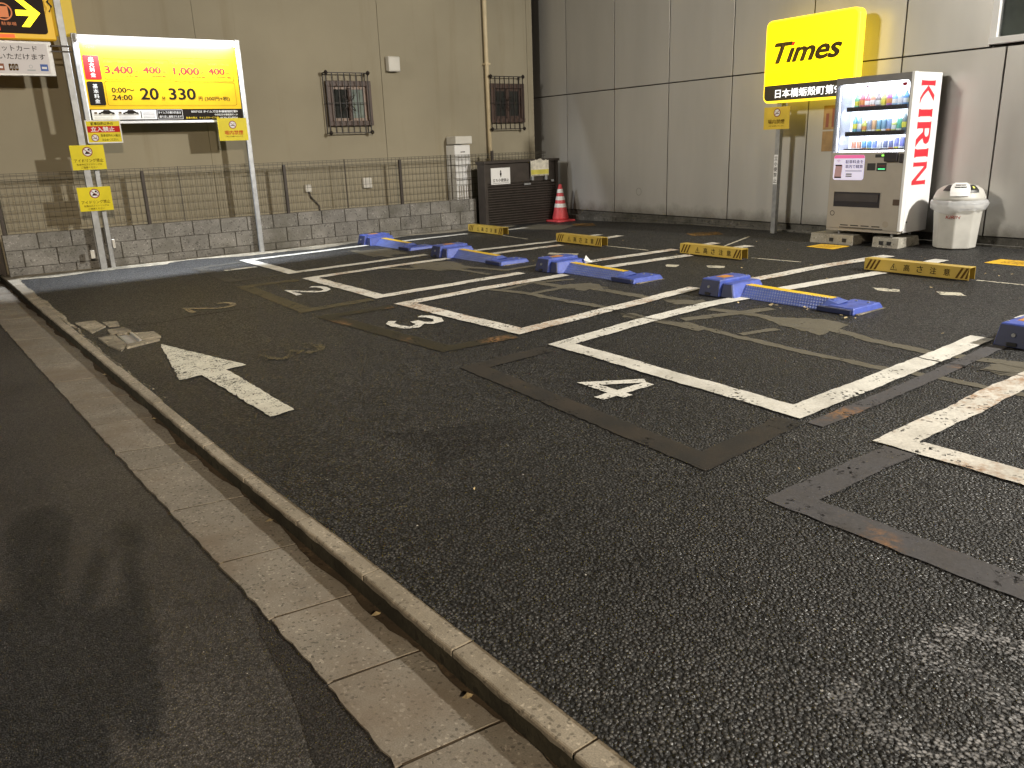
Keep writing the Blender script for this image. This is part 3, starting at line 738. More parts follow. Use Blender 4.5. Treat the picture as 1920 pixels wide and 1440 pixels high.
MB().tube([(5.09, HY-.02, .885), (5.12, HY-.02, .80), (5.24, HY-.02, .66), (5.26, HY-.02, .5)], .014, 6).build('cable', M_dark, house)
# water heater on the wall
wh = thing('water_heater', 'tall pale water heater box with pipe cover behind the mesh fence', 'water heater', (7.9, 12.75, .45))
MB().box(7.74, 8.06, 12.60, 12.895, 1.20, 1.535).build('heater_body', M_white_p, wh, .008)
MB().box(7.74, 8.06, 12.595, 12.895, .40, 1.19).build('pipe_cover', M_white_p, wh, .006)
MB().box(7.745, 8.09, 12.56, 12.88, 1.55, 1.685).build('flue_hood', M_cream, wh, .015)
MB().box(7.86, 7.95, 12.596, 12.60, 1.41, 1.425).build('brand_plate', M_ink, wh)
for i in range(5):
    MB().box(7.78+.05*i, 7.80+.05*i, 12.590, 12.595, .60, .84).build('vent_slot', M_vfront, wh)
MB().box(7.745, 8.055, 12.591, 12.5945, .93, .94).build('cover_seam', M_ink, wh)

# ------------------------------------------------------------------ block wall with mesh fence
bw = thing('block_wall', 'low grey concrete block wall along the left side of the lot', 'wall', (4.4, 12.5, 0))
MB().box(.72, 8.04, 12.475, 12.575, -.15, .593).build('mortar_core', M_blockgap, bw)
rb = random.Random(2)
for c, (z0, z1) in enumerate(((-.03, .172), (.178, .394), (.400, .602))):
    x = .70-(.2 if c == 1 else 0)
    while x < 8.04:
        x1 = min(x+.394, 8.05); xs = max(x, .70)
        if x1-xs > .05:
            j = rb.uniform(-.003, .003)
            MB().box(xs+.004, x1-.004, 12.455+j, 12.59, z0, z1).build('concrete_block', M_block, bw, .004)
        x += .40
fe = thing('mesh_fence', 'dark wire mesh fence standing on the concrete block wall', 'fence', (5.2, 12.53, .6))
FY = 12.53
for i in range(5):
    x0 = .72+2.03*i-(.2 if i else 0); x1 = min(.52+2.03*(i+1), 9.70)
    m = MB(); r = .0024
    n = int((x1-x0)/.072)
    for k in range(n+1):
        x = x0+k*.072; m.box(x-r, x+r, FY-r, FY+r, .615, 1.375)
    for z in (.64, .75, .86, .97, 1.08, 1.19, 1.295, 1.335, 1.37):
        m.box(x0, x1, FY-.009, FY-.0032, z-.0034, z+.0034)
    # V-fold near the top edge
    m.box(x0, x1, FY-.022, FY-.012, 1.345, 1.352)
    o = m.build('mesh_panel', M_wire, fe); o['kind'] = 'stuff'
for x in (.74, 2.525, 4.575, 6.58, 8.46):
    MB().box(x-.022, x+.022, FY-.055, FY-.011, .60, 1.335 if x < 8 else 1.42).build('fence_post', M_dark, fe, .004)
for x in (3.02, 5.6, 7.6):
    MB().box(x-.004, x+.004, FY-.012, FY+.006, .61, 1.38).build('panel_clip', M_dark, fe)
# dark gate leaf at the far left end
gt = thing('side_gate', 'dark narrow metal gate at the left end of the block wall', 'gate', (.5, 12.7, 0))
MB().box(.30, .66, 12.70, 12.74, .08, 1.34).build('gate_leaf', M_dark, gt)
for x in (.28, .66): MB().box(x-.02, x+.02, 12.69, 12.75, 0, 1.42).build('gate_post', M_dark, gt)
# dark slatted gate to the right of the wall
lg = thing('slatted_gate', 'dark brown ribbed metal gate between block wall and traffic cone', 'gate', (8.85, 12.15, .09))
GYY = 12.15
MB().box(8.03, 8.09, GYY-.03, GYY+.20, .08, 1.20).build('gate_post', M_dark, lg, .004)
MB().box(9.62, 9.68, GYY-.03, GYY+.20, .08, 1.22).build('gate_post', M_dark, lg, .004)
MB().box(8.02, 9.70, GYY-.05, GYY+.24, 1.20, 1.245).build('top_rail', M_dark, lg, .006)
MB().box(8.09, 9.62, GYY+.01, GYY+.03, .10, 1.20).build('back_sheet', M_dark, lg)
MB().box(8.095, 9.615, GYY-.012, GYY+.008, .862, 1.19).build('upper_panel', M_dark, lg, .003)
for i in range(17):
    z = .105+.0442*i
    MB().prism([(GYY+.008, z), (GYY-.022, z+.004), (GYY-.022, z+.022), (GYY+.008, z+.036)], 'x', 8.095, 9.615).build('slat', M_dark, lg)
MB().box(8.88, 9.02, GYY-.05, GYY-.023, .80, .835).build('latch', M_steel, lg, .004)
MB().box(9.50, 9.56, GYY-.05, GYY-.023, .83, .87).build('handle', M_steel, lg, .004)
pl = Plane('-y', GYY-.035)
ns = thing('notice_board', 'white square notice with black lettering on the dark ribbed gate', 'notice', (8.37, GYY-.03, .84))
plate(pl, rect(8.165, 8.575, .842, 1.125), -.012, .0).build('board', M_white_p, ns)
printed('lettering', '立ち小便禁止', pl, 8.195, .885, .35, .058, M_ink, ns, .012)
MB().quad(*[pl.P(u, v, .003) for u, v in rect(8.20, 8.54, .862, .867)]).build('rule_line', M_ink, ns)
MB().poly([pl.P(8.37+u, 1.0+v, .003) for u, v in ((-.012, .05), (-.02, .01), (-.008, -.01), (.0, -.045), (.01, -.01), (.02, .015), (.012, .05))]).build('figure', M_ink, ns)
disc(pl, 8.37, 1.068, .014, .003, 12).build('figure_head', M_ink, ns)
tb = thing('torn_notice', 'weathered white notice with torn top and yellow band on the gate', 'notice', (9.22, GYY-.05, .94))
pl2 = Plane('-y', GYY-.06); rt = random.Random(4)
top = [(9.43-.41*i/14, 1.235+rt.uniform(-.022, .02)) for i in range(15)]
plate(pl2, [(9.02, .945), (9.43, .950)]+top, -.006, .002).build('sheet', plain('weathered_paper', (.56, .53, .45), .7, 0, .35, 11), tb)
MB().quad(*[pl2.P(u, v, .004) for u, v in rect(9.022, 9.426, .975, 1.06)]).build('yellow_band', plain('faded_yellow_print', (.52, .46, .08), .6, 0, .2), tb)
MB().quad(*[pl2.P(u, v, .004) for u, v in rect(9.03, 9.42, .955, .962)]).build('text_line', M_brownink, tb)
for x in (9.03, 9.34): MB().box(x, x+.05, GYY-.07, GYY-.024, .875, .945).build('clip', M_steel, tb)
# cone
cn = thing('traffic_cone', 'red traffic cone with three white bands beside the dark gate', 'traffic cone', (9.58, 11.95, gz(9.58, 11.95)))
cz = gz(9.58, 11.95)
def rc(h): return .135*(1-h/.68)+.028
MB().prism(rrect(9.58-.21, 9.58+.21, 11.95-.21, 11.95+.21, .06, 4), 'z', cz+.002, cz+.032).build('base', M_red, cn, .006)
MB().lathe([(.145, cz+.032), (rc(.07), cz+.07), (rc(.655), cz+.655), (.020, cz+.675)], 9.58, 11.95, 24).build('body', M_red, cn, smooth=True)
for h in (.26, .39, .52):
    MB().lathe([(rc(h)+.003, cz+h), (rc(h+.068)+.003, cz+h+.068)], 9.58, 11.95, 24, False).build('reflective_band', M_reflect, cn, smooth=True)

# ------------------------------------------------------------------ metal clad building on the right
RX = 9.95
mc = thing('clad_building', 'grey metal panelled building wall behind the vending machine', 'building', (RX, 6, 0))
m = MB().box(RX+.045, 15, .2, 17, -.1, 6.8); m.build('wall_core', M_dark, mc)
yb = [14.7, 13.43, 12.17, 10.88, 9.61, 8.34, 7.02, 5.75, 4.56, 3.29, 2.02, .7]
g = .008
def panel(y0, y1, z0, z1): MB().box(RX, RX+.04, y0+g, y1-g, z0+g, z1-g).build('wall_panel', M_panel, mc, .004)
WY0, WY1, WZ0, WZ1 = 2.62, 4.74, 2.385, 4.05
for a, b in zip(yb, yb[1:]):
    panel(b, a, .29, 2.36)
    if a > WY1 and b < WY1: panel(WY1, a, 2.36, 4.42)
    elif a <= WY1 and b >= WY0: panel(b, a, WZ1, 4.42)
    elif a > WY0 and b < WY0: panel(b, WY0, 2.36, 4.42)
    else: panel(b, a, 2.36, 4.42)
    panel(b, a, 4.42, 6.7)
MB().box(RX+.02, RX+.06, .5, 14.8, -.1, .285).build('plinth', M_base, mc)
MB().box(RX-.05, RX+.015, .5, 12.3, -.1, .205).build('footing_edge', M_base, mc)
m = MB(); f = .075
m.box(RX-.06, RX+.05, WY0, WY1, WZ0, WZ0+.07).box(RX-.05, RX+.05, WY0, WY1, WZ1-f, WZ1).box(RX-.05, RX+.05, WY1-f, WY1, WZ0+.07, WZ1-f).box(RX-.05, RX+.05, WY0, WY0+f, WZ0+.07, WZ1-f)
w = m.build('window', M_white_p, mc, .004)
MB().box(RX+.0, RX+.006, WY0+f, WY1-f, WZ0+.07, WZ1-f).build('pane', M_pane, w)
MB().box(RX+.035, RX+.04, WY0+f, WY1-f, WZ0+.07, WZ1-f).build('blind', plain('grey_green_curtain', (.16, .19, .17), .8, 0, .3, 4), w)
MB().box(RX-.03, RX+.02, (WY0+WY1)/2-.03, (WY0+WY1)/2+.03, WZ0+.07, WZ1-f).build('mullion', M_alu, w)
pw = Plane('-x', RX)
ring(pw, 10.26, .665, .056, .064, .003, 32).build('access_cover', plain('cover_edge', (.22, .21, .19), .5), mc)
# posters on the wall behind the machine
for k, (v0, v1, lines) in enumerate(((1.555, 1.86, 4), (1.275, 1.535, 0))):
    t = thing('wall_poster', ('brown faded poster with red writing left of the vending machine' if k == 0 else 'plain brown poster under the written one left of the vending machine'), 'poster', (RX-.005, 6.68, v0), 'posters on the metal wall')
    plate(pw, rect(6.775, 6.30, v0, v1), .001, .004).build('sheet', plain('faded_poster_paper', (.30, .19, .085), .6, 0, .25, 9), t)
    if lines:
        for i in range(2): MB().quad(*[pw.P(u, v, .006) for u, v in rect(6.735-.09*i, 6.69-.09*i, v0+.03, v1-.04-.06*(1-i))]).build('print_column', plain('faded_red_print', (.20, .06, .04), .6), t)

# ------------------------------------------------------------------ price board on two posts
BY = 12.33
pb = Plane('-y', BY)
board = thing('price_board', 'lit yellow parking price board on two grey posts at the block wall', 'price board', (2.97, BY, .06))
MB().box(1.905, 1.96, BY-.012, BY+.05, .04, 3.075).build('post', M_steel, board, .004)
MB().box(4.0, 4.065, BY-.012, BY+.05, .04, 3.075).build('post', M_steel, board, .004)
m = MB(); m.box(1.95, 3.97, BY+.004, BY+.018, 1.985, 3.0); m.build('backing', M_alu, board); MB().box(1.96, 4.0, BY+.0125, BY+.019, 2.98, 3.065).build("lamp_back_plate", M_alu, board)
m = MB(); m.box(1.961, 3.999, BY-.006, BY+.018, 1.965, 1.984).box(1.9605, 4.0, BY-.006, BY+.018, 3.0, 3.012); m.build('frame', M_alu, board)
MB().quad(*[pb.P(u, v, -.002) for u, v in rect(1.955, 3.985, 2.147, 2.990)]).build('yellow_face', M_yellowsign, board)
MB().quad(*[pb.P(u, v, -.002) for u, v in rect(1.955, 3.985, 1.998, 2.147)]).build('black_strip', M_ink, board)
MB().quad(*[pb.P(u, v, -.0015) for u, v in rect(1.955, 1.975, 1.998, 2.99)]).build('white_edge', M_whiteink, board)
plate(pb, rrect(1.995, 2.19, 2.52, 2.818, .02), -.0019, -.0013).build('red_tag', M_redink, board)
plate(pb, rrect(1.995, 2.19, 2.197, 2.494, .02), -.0019, -.0013).build('black_tag', M_ink, board)
for s, v1 in (('最大料金', 2.795), ('基本料金', 2.470)):
    for i, ch in enumerate(s): printed('tag_lettering', ch, pb, 2.06, v1-.062*(i+1), .062, .056, M_whiteink, board, .025, d=-.0009)
for pts in (rrect(2.222, 3.065, 2.523, 2.785, .025), rrect(3.085, 3.925, 2.515, 2.815, .025), rrect(2.21, 3.925, 2.193, 2.502, .025)):
    frame_lines(pb, pts, .004, -.0014).build('panel_outline', M_brownink, board)
def bt(s, u, v, w, h, mat=M_ink, b=.0, **k):
    if mat in (M_ink, M_redink): b += .016+(.014 if mat is M_redink and h > .08 else 0)
    k.setdefault('d', -.0016); return printed('lettering', s, pb, u, v, w, h, mat, board, b, **k)
bt('Times', 2.02, 2.895, .15, .045, M_ink, .01, shear=.3)
bt('8:00〜20:00', 2.237, 2.727, .30, .028, M_redink); bt('20:00〜8:00', 2.69, 2.727, .30, .028, M_redink)
bt('8:00〜20:00', 3.10, 2.725, .30, .028, M_redink); bt('20:00〜8:00', 3.576, 2.724, .30, .028, M_redink)
bt('3,400', 2.237, 2.580, .35, .112, M_redink, .006); bt('400', 2.712, 2.602, .232, .090, M_redink, .006)
bt('1,000', 3.105, 2.580, .35, .112, M_redink, .006); bt('400', 3.575, 2.602, .232, .090, M_redink, .006)
for u in (2.611, 2.967, 3.478, 3.826): bt('円', u, 2.603, .045, .036, M_redink)
for u, s in ((2.442, '(3,091円+税)'), (2.81, '(364円+税)'), (3.335, '(909円+税)'), (3.69, '(364円+税)')): bt(s, u, 2.555, .20, .023, M_redink)
bt('0:00〜', 2.283, 2.358, .285, .064, M_ink, .004); bt('24:00', 2.278, 2.264, .25, .066, M_ink, .004)
bt('20', 2.632, 2.266, .238, .155, M_ink, .010); bt('分', 2.902, 2.262, .05, .052)
bt('330', 3.002, 2.265, .362, .155, M_ink, .010); bt('円', 3.396, 2.256, .052, .054); bt('(300円+税)', 3.478, 2.248, .352, .066)
MB().quad(*[pb.P(u, v, -.0015) for u, v in rect(1.995, 2.802, 2.015, 2.139)]).build('white_box', M_whiteink, board)
def car(u0, v0, s):
    body = [(0, .16), (.03, .30), (.22, .36), (.36, .58), (.66, .58), (.84, .38), (.98, .32), (1, .16), (.86, .16), (.80, .26), (.72, .26), (.66, .16), (.30, .16), (.26, .26), (.18, .26), (.12, .16)]
    MB().poly([pb.P(u0+u*s, v0+v*s*.62-.02, -.0010) for u, v in body]).build('car_pictogram', M_ink, board)
    for u in (.21, .76): disc(pb, u0+u*s, v0+.135*s-.02+.012, .045*s*1.4, -.0006, 12).build('car_pictogram', M_ink, board)
car(2.075, 2.085, .20); car(2.375, 2.085, .20)
for u in (2.0, 2.30): MB().quad(*[pb.P(a, b, -.0010) for a, b in rect(u+.02, u+.28, 2.072, 2.077)]).build('rule_line', M_ink, board); MB().quad(*[pb.P(a, b, -.0010) for a, b in rect(u+.025, u+.06, 2.09, 2.112)]).build('small_print', M_brownink, board)
MB().quad(*[pb.P(a, b, -.0010) for a, b in rect(2.60, 2.61, 2.03, 2.125)]).build('rule_line', M_ink, board)
m = MB()
for i in range(5): m.quad(*[pb.P(a, b, -.0010) for a, b in rect(2.63, 2.78, 2.033+.019*i, 2.038+.019*i)])
for i in range(2):
    for u in (2.02, 2.32): m.quad(*[pb.P(a, b, -.0010) for a, b in rect(u, u+.22, 2.03+.014*i, 2.034+.014*i)])
m.build('small_print', plain('grey_print', (.3, .3, .33), .6), board)
frame_lines(pb, rect(2.812, 3.15, 2.013, 2.139), .005, -.0014).build('box_outline', M_whiteink, board)
bt('タイムズの最大料金は', 2.828, 2.085, .30, .034, M_whiteink, .012, d=-.0016); bt('繰り返し適用されます', 2.838, 2.030, .295, .034, M_whiteink, .012, d=-.0016)
bt('0057122 タイムズ日本橋蛎殻町第9', 3.27, 2.095, .65, .034, M_whiteink, .016, d=-.0016); bt('中央区日本橋蛎殻町1-29', 3.59, 2.055, .325, .026, M_whiteink, .01, d=-.0016)
bt('駐車の際は、タイムズサービス(株)', 3.19, 2.012, .46, .030, M_yelink, .012, d=-.0016); bt('0120-77-8924', 3.665, 2.012, .245, .026, M_whiteink, .01, d=-.0016)
# strip lamp along the top edge
LZ = 3.035
M_lampcover = emitter('lit_lamp_cover', (.93, .96, 1.0), .95)
MB().box(1.97, 3.99, BY-.058, BY-.051, LZ-.034, LZ+.020).build('lamp_cover', M_lampcover, board)
MB().box(1.97, 3.99, BY-.0505, BY+.012, LZ+.012, LZ+.022).build('lamp_housing', M_alu, board)
for x in (1.955, 3.992): MB().box(x-.012, x+.012, BY-.064, BY+.015, LZ-.06, LZ+.032).build('lamp_end_cap', M_steel, board)
ld = bpy.data.lights.new('lamp_tube', 'AREA'); ld.shape = 'RECTANGLE'; ld.size = 1.98; ld.size_y = .006; ld.energy = BOARD_W; ld.color = (.86, .92, 1.0)
lo = bpy.data.objects.new('lamp_tube', ld); C.objects.link(lo); lo.location = (2.98, BY-.032, LZ+.008); lo.rotation_euler = (0, 0, 0); attach(lo, board)
# junction boxes on the posts
MB().box(1.665, 1.715, BY-.10, BY-.05, .225, .335).build('socket_box', M_cream, board, .004)
MB().box(1.966, 2.0, BY-.03, BY+.02, .33, .45).build('socket_box', M_cream, board, .004)

# notices tied to the posts
def notice(label, u0, u1, v0, v1, at, tilt=0):
    t = thing('yellow_notice', label, 'notice', ((u0+u1)/2, at, v0), 'yellow notices on the sign posts')
    p = Plane('-y', at); plate(p, rect(u0, u1, v0, v1), -.004, 0).build('sheet', plain('lemon_vinyl', (.74, .62, .008), .45, 0, .08, spec=.3), t)
    return t, p
def nosmoke(p, t, cu, cv, r, kind=0, d=.003):
    disc(p, cu, cv, r*.84, d-.001, 20).build('pictogram_ground', M_whiteink, t)
    ring(p, cu, cv, r*.80, r, d).build('prohibition_ring', plain('maroon_print', (.25, .03, .03), .5), t)
    c, s = math.cos(math.radians(-40)), math.sin(math.radians(-40)); m = MB(); k = r*.82
    m.quad(*[p.P(cu+a*c-b*s, cv+a*s+b*c, d+.001) for a, b in ((-k, -r*.07), (k, -r*.07), (k, r*.07), (-k, r*.07))]).build('prohibition_bar', plain('maroon_print', (.25, .03, .03), .5), t)
    m = MB()
    if kind == 0: m.quad(*[p.P(cu+a, cv+b, d) for a, b in ((-r*.55, -r*.28), (r*.5, -r*.28), (r*.5, -r*.12), (-r*.55, -r*.12))]); m.quad(*[p.P(cu+a, cv+b, d) for a, b in ((r*.25, 0), (r*.36, 0), (r*.5, r*.4), (r*.4, r*.4))])
    else:
        m.poly([p.P(cu+a*r, cv+b*r, d) for a, b in ((-.55, -.45), (.35, -.45), (.45, -.2), (.2, 0), (-.2, .05), (-.4, -.15))])
        m.poly([p.P(cu+r*(.3+.22*math.cos(q*PI/5)), cv+r*(.42+.2*math.sin(q*PI/5)), d) for q in range(10)]); m.poly([p.P(cu+r*(.55+.12*math.cos(q*PI/5)), cv+r*(.12+.12*math.sin(q*PI/5)), d) for q in range(10)])
    m.build('pictogram', M_ink, t)
N1 = BY-.075
t, p = notice('yellow notice with red band and no smoking sign under the price board', 1.877, 2.308, 1.715, 2.008, N1)
frame_lines(p, rect(1.877, 2.308, 1.715, 2.008), .014, .0012).build('white_border', M_whiteink, t)
MB().quad(*[p.P(u, v, .0015) for u, v in rect(1.895, 2.290, 1.852, 1.932)]).build('red_band', M_redink, t)
printed('lettering', '駐車目的以外の', p, 1.945, 1.942, .27, .042, M_ink, t, .01)
printed('lettering', '立入禁止', p, 1.935, 1.862, .29, .062, M_whiteink, t, .03)
printed('lettering', '駐車目的の入場は', p, 2.045, 1.795, .235, .034, M_ink, t, .006); printed('lettering', 'お止めください。', p, 2.055, 1.742, .20, .034, M_ink, t, .006)
nosmoke(p, t, 1.972, 1.785, .046)
for lab, v0, v1, u0 in (('yellow notice with idling ban, the upper of two, with shiny glare', 1.383, 1.697, 1.642), ('yellow notice with idling ban, the lower of two, nearest the ground', .848, 1.160, 1.640)):
    t, p = notice(lab, u0, u0+.408, v0, v1, N1-.01)
    nosmoke(p, t, u0+.205, v1-.085, .062, 1)
    printed('lettering', 'アイドリング禁止', p, u0+.03, v0+.095, .35, .045, M_brownink, t, .006)
    printed('lettering', '駐車中のアイドリングは', p, u0+.055, v0+.055, .30, .026, M_brownink, t); printed('lettering', 'ご遠慮ください', p, u0+.10, v0+.018, .2, .026, M_brownink, t)
t, p = notice('yellow no smoking notice on the right post of the price board', 3.592, 4.006, 1.706, 2.015, N1)
nosmoke(p, t, 3.80, 1.925, .055); printed('lettering', '場内禁煙', p, 3.67, 1.785, .27, .062, M_redink, t, .008)
printed('lettering', 'ご協力をお願いいたします', p, 3.68, 1.755, .25, .018, M_brownink, t)

# ------------------------------------------------------------------ sign tower with the arrow
tower = thing('sign_tower', 'yellow lit sign tower with black arrow panel at the top left', 'sign', (1.35, 12.25, .06))
TY = 12.28
MB().box(1.765, 1.845, TY-.02, TY+.045, .04, 4.2).build('post', M_steel, tower, .004)
MB().box(.55, 1.745, TY+.05, TY+.20, 2.985, 4.2).build('cabinet', emitter('amber_sign_face', (.62, .30, .01), .55, (.6, .42, .03)), tower, .01)
MB().box(1.745, 1.99, TY+.10, TY+.22, 3.045, 4.2).build('cabinet_side', emitter('amber_sign_side', (.40, .26, .01), .55, (.5, .36, .03)), tower, .01)
pt = Plane('-y', TY+.05)
plate(pt, rrect(.60, 1.655, 3.045, 4.0, .04), -.001, .02).build('arrow_panel', plain('dark_maroon_panel', (.016, .006, .004), .5, spec=.15), tower)
plate(pt, [(1.602, 3.285), (1.385, 3.475), (1.30, 3.475), (1.475, 3.312), (1.335, 3.312), (1.335, 3.248), (1.478, 3.248), (1.375, 3.120), (1.462, 3.120)], .021, .024).build('arrow', emitter('lit_yellow_arrow', (1.0, .80, .01), 2.2), tower)
M_dimpic = emitter('dim_orange_pictogram', (.5, .14, .04), .5)
ring(pt, 1.20, 3.285, .085, .10, .0215, 20).build('pictogram', M_dimpic, tower)
plate(pt, rect(1.145, 1.255, 3.22, 3.345), .021, .0225).build('pictogram', M_dimpic, tower)
printed('small_lettering', '駐車場', pt, 1.16, 3.13, .16, .04, M_dimpic, tower, d=.0215)
plate(pt, rect(.58, 1.28, 2.992, 3.032), .001, .004).build('red_lamp_strip', emitter('red_lamp', (1.0, .07, .012), 1.3), tower)
plate(pt, rect(.62, 1.135, 3.07, 3.24), .021, .024).build('red_lamp', emitter('red_lamp', (1.0, .07, .012), 1.3), tower)
for z in (2.83, 2.895): MB().box(1.64, 1.87, TY-.035, TY-.021, z, z+.018).build('bracket', M_dark, tower)
for z, y in ((3.30, TY-.02), (3.42, TY-.02)): MB().tube([(1.70, y, z), (1.73, y-.02, z+.06), (1.69, y, z+.12)], .012, 6).build('cable_loop', M_dark, tower)
cs = thing('credit_card_sign', 'white credit card sign with black lettering under the yellow sign tower', 'sign', (1.1, TY, 2.54))
pc = Plane('-y', TY)
MB().box(.45, 1.655, TY+.002, TY+.06, 2.545, 2.955).build('box', M_alu, cs, .006)
plate(pc, rect(.48, 1.60, 2.575, 2.925), 0, .003).build('face', emitter('dim_white_face', (.75, .70, .68), .10, (.55, .52, .52)), cs)
printed('lettering', 'クレジットカード', pc, .862, 2.832, .625, .066, M_ink, cs, .004, d=.005)
printed('lettering', 'ご利用いただけます', pc, .80, 2.735, .765, .072, M_ink, cs, .004, d=.005)
for i, (u, mat) in enumerate(((1.01, plain('brown_logo', (.25, .07, .02), .5)), (1.15, M_brownink), (1.345, plain('grey_logo', (.35, .38, .4), .5)), (1.49, plain('blue_logo', (.03, .10, .38), .5)))):
    if i in (0, 3):
        plate(pc, rect(u, u+.085, 2.605, 2.685), .003, .0045).build('card_logo', mat, cs)
        MB().quad(*[pc.P(a, b, .0055) for a, b in rect(u+.015, u+.07, 2.63, 2.655)]).build('card_logo', M_whiteink, cs)
    elif i == 1:
        for k, ch in enumerate('JCB'): plate(pc, rrect(u-.005+.035*k, u+.026+.035*k, 2.605, 2.685, .012, 3), .003, .0045).build('card_logo', mat, cs); printed('card_logo', ch, pc, u+.002+.035*k, 2.63, .018, .03, M_whiteink, cs, d=.006)
    else:
        ring(pc, u+.04, 2.655, .016, .021, .004, 16).build('card_logo', mat, cs); MB().quad(*[pc.P(a, b, .004) for a, b in rect(u-.005, u+.085, 2.605, 2.620)]).build('card_logo', mat, cs)

# ------------------------------------------------------------------ blue parking lock units
def lock_unit(x, y, label):
    z = gz(x+.25, y-.5)-.004
    t = thing('parking_lock', label, 'parking lock', (x, y, z), 'blue flap locks in the stalls')
    def hx(l0, l1, d0, d1, h, tl0=0, tl1=0, td0=0, td1=0, z0=0.0):
        """l runs to -y, d runs to +x; t* = how much the top is drawn in"""
        P = lambda l, d, hh: (x+d, y-l, z+hh)
        return [P(l0, d0, z0), P(l1, d0, z0), P(l1, d1, z0), P(l0, d1, z0), P(l0+tl0, d0+td0, h), P(l1-tl1, d0+td0, h), P(l1-tl1, d1-td1, h), P(l0+tl0, d1-td1, h)]
    MB().hexa(hx(0, .245, 0, .50, .155, .02, .012, .035, .04)).build('housing', M_blue, t, .012)
    MB().hexa(hx(.24, .40, .035, .50, .128, 0, .05, .03, .05)).build('hinge_box', M_blue, t, .010)
    # moulded front face, shade painted in darker blue; key hole and cable notch
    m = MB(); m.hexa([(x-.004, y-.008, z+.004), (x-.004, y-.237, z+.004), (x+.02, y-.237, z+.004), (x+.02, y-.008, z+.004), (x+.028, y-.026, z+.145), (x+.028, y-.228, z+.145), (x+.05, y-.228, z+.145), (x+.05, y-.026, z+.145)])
    m.build('front_cover', M_blueshade, t, .004)
    MB().hexa([(x+.028, y-.25, z+.004), (x+.028, y-.385, z+.004), (x+.05, y-.385, z+.004), (x+.05, y-.25, z+.004), (x+.055, y-.25, z+.118), (x+.055, y-.345, z+.118), (x+.08, y-.345, z+.118), (x+.08, y-.25, z+.118)]).build('front_cover', M_blueshade, t, .004)
    MB().tube([(x+.004, y-.12, z+.085), (x+.018, y-.12, z+.085)], .013, 10).build('key_lock', M_steel, t)
    MB().box(x-.008, x+.01, y-.15, y-.09, z+.012, z+.035).build('cable_notch', M_black, t)
    MB().box(x+.16, x+.30, y-.17, y-.07, z+.1545, z+.157).build('orange_sticker', plain('orange_sticker', (.52, .22, .03), .5, 0, .2), t)
    for l, d in ((.035, .10), (.035, .42), (.215, .10), (.215, .42)): MB().lathe([(.010, z+.1545), (.010, z+.159), (.006, z+.161)], x+d, y-l, 6).build('bolt', M_steel, t)
    for l, d in ((1.34, .44), (1.45, .44)): MB().lathe([(.012, z+.05), (.012, z+.060), (.007, z+.063)], x+d, y-l, 6).build('bolt', M_steel, t)
    # flap of checker plate: sloping front, yellow crest
    l0, l1 = .34, 1.27
    def P(l, d, h): return (x+d, y-l, z+h)
    f0, f1, c0, c1, b1 = .115, .235, .245, .325, .40
    MB().hexa([P(l0, f0, .004), P(l1, f0+.02, .004), P(l1, b1, .004), P(l0, b1, .004), P(l0, f1, .100), P(l1, f1, .088), P(l1, c1, .088), P(l0, c1, .100)]).build('flap', M_bluemetal, t, .002)
    m = MB()                               # raised diamonds
    nl, nh = 34, 5
    for i in range(nl):
        for j in range(nh):
            l = l0+.02+(l1-l0-.04)*(i+(.5 if j % 2 else 0))/nl; q = (j+.6)/nh
            d = f0+(f1-f0)*q-.001; h = .004+.094*q; w = .009
            m.quad(P(l-w, d, h), P(l, d-.005+.008*-.3, h-.009), P(l+w, d, h), P(l, d+.004, h+.011))
    m.build('checker_studs', plain('worn_plate_studs', (.20, .24, .42), .35, .3, .2), t)
    m = MB(); m.quad(P(l0+.02, c0-.012, .1025), P(l1-.03, c0-.012, .0905), P(l1-.03, c1-.002, .0905), P(l0+.02, c1-.002, .1025)).build('yellow_strip', plain('yellow_plate_paint', (.80, .52, .02), .4, 0, .1), t)
    # end block
    MB().hexa(hx(1.27, 1.52, .12, .56, .055, .0, .015, .02, .04)).build('end_block', M_blue, t, .010)
    MB().hexa([P(1.20, .15, .03), P(1.30, .15, .05), P(1.30, .36, .05), P(1.20, .36, .05), P(1.22, .20, .085), P(1.34, .20, .060), P(1.34, .34, .070), P(1.22, .34, .092)]).build('end_bracket', M_bluemetal, t, .006)
    MB().box(x+.10, x+.13, y-1.50, y-1.20, z+.004, z+.045).build('end_painted_shade', M_blueshade, t, .004)  # dark strip painting the shaded front of the end block
    MB().box(x+.15, x+.56, y-1.545, y-1.52, z+.003, z+.010).build('mortar_bed', M_mortar, t)
    return t
u0 = lock_unit(5.72, 5.10, 'blue flap lock behind the stall numbered 4, its checker plate flap shown in full')
ux = {}
for (x, y, lab) in ((5.44, 11.95, 'blue flap lock at the block wall, lit bright by the price board'),
                    (5.42, 9.60, 'blue flap lock second from the block wall, behind the stall numbered 2'),
                    (5.58, 7.46, 'blue flap lock with a white scrap on its box, behind the stall numbered 3'),
                    (5.66, 2.44, 'blue flap lock cut off by the right edge, only its dark box in view')):
    ux[y] = copy_thing(u0, (x-5.72, y-5.10, gz(x+.25, y-.5)-gz(5.97, 4.6)), lab)
MB().poly([(6.0, 7.07, gz(6, 7)+.105), (6.07, 7.00, gz(6, 7)+.075), (6.03, 7.07, gz(6, 7)+.16)]).build('paper_scrap', M_white_p, ux[7.46])

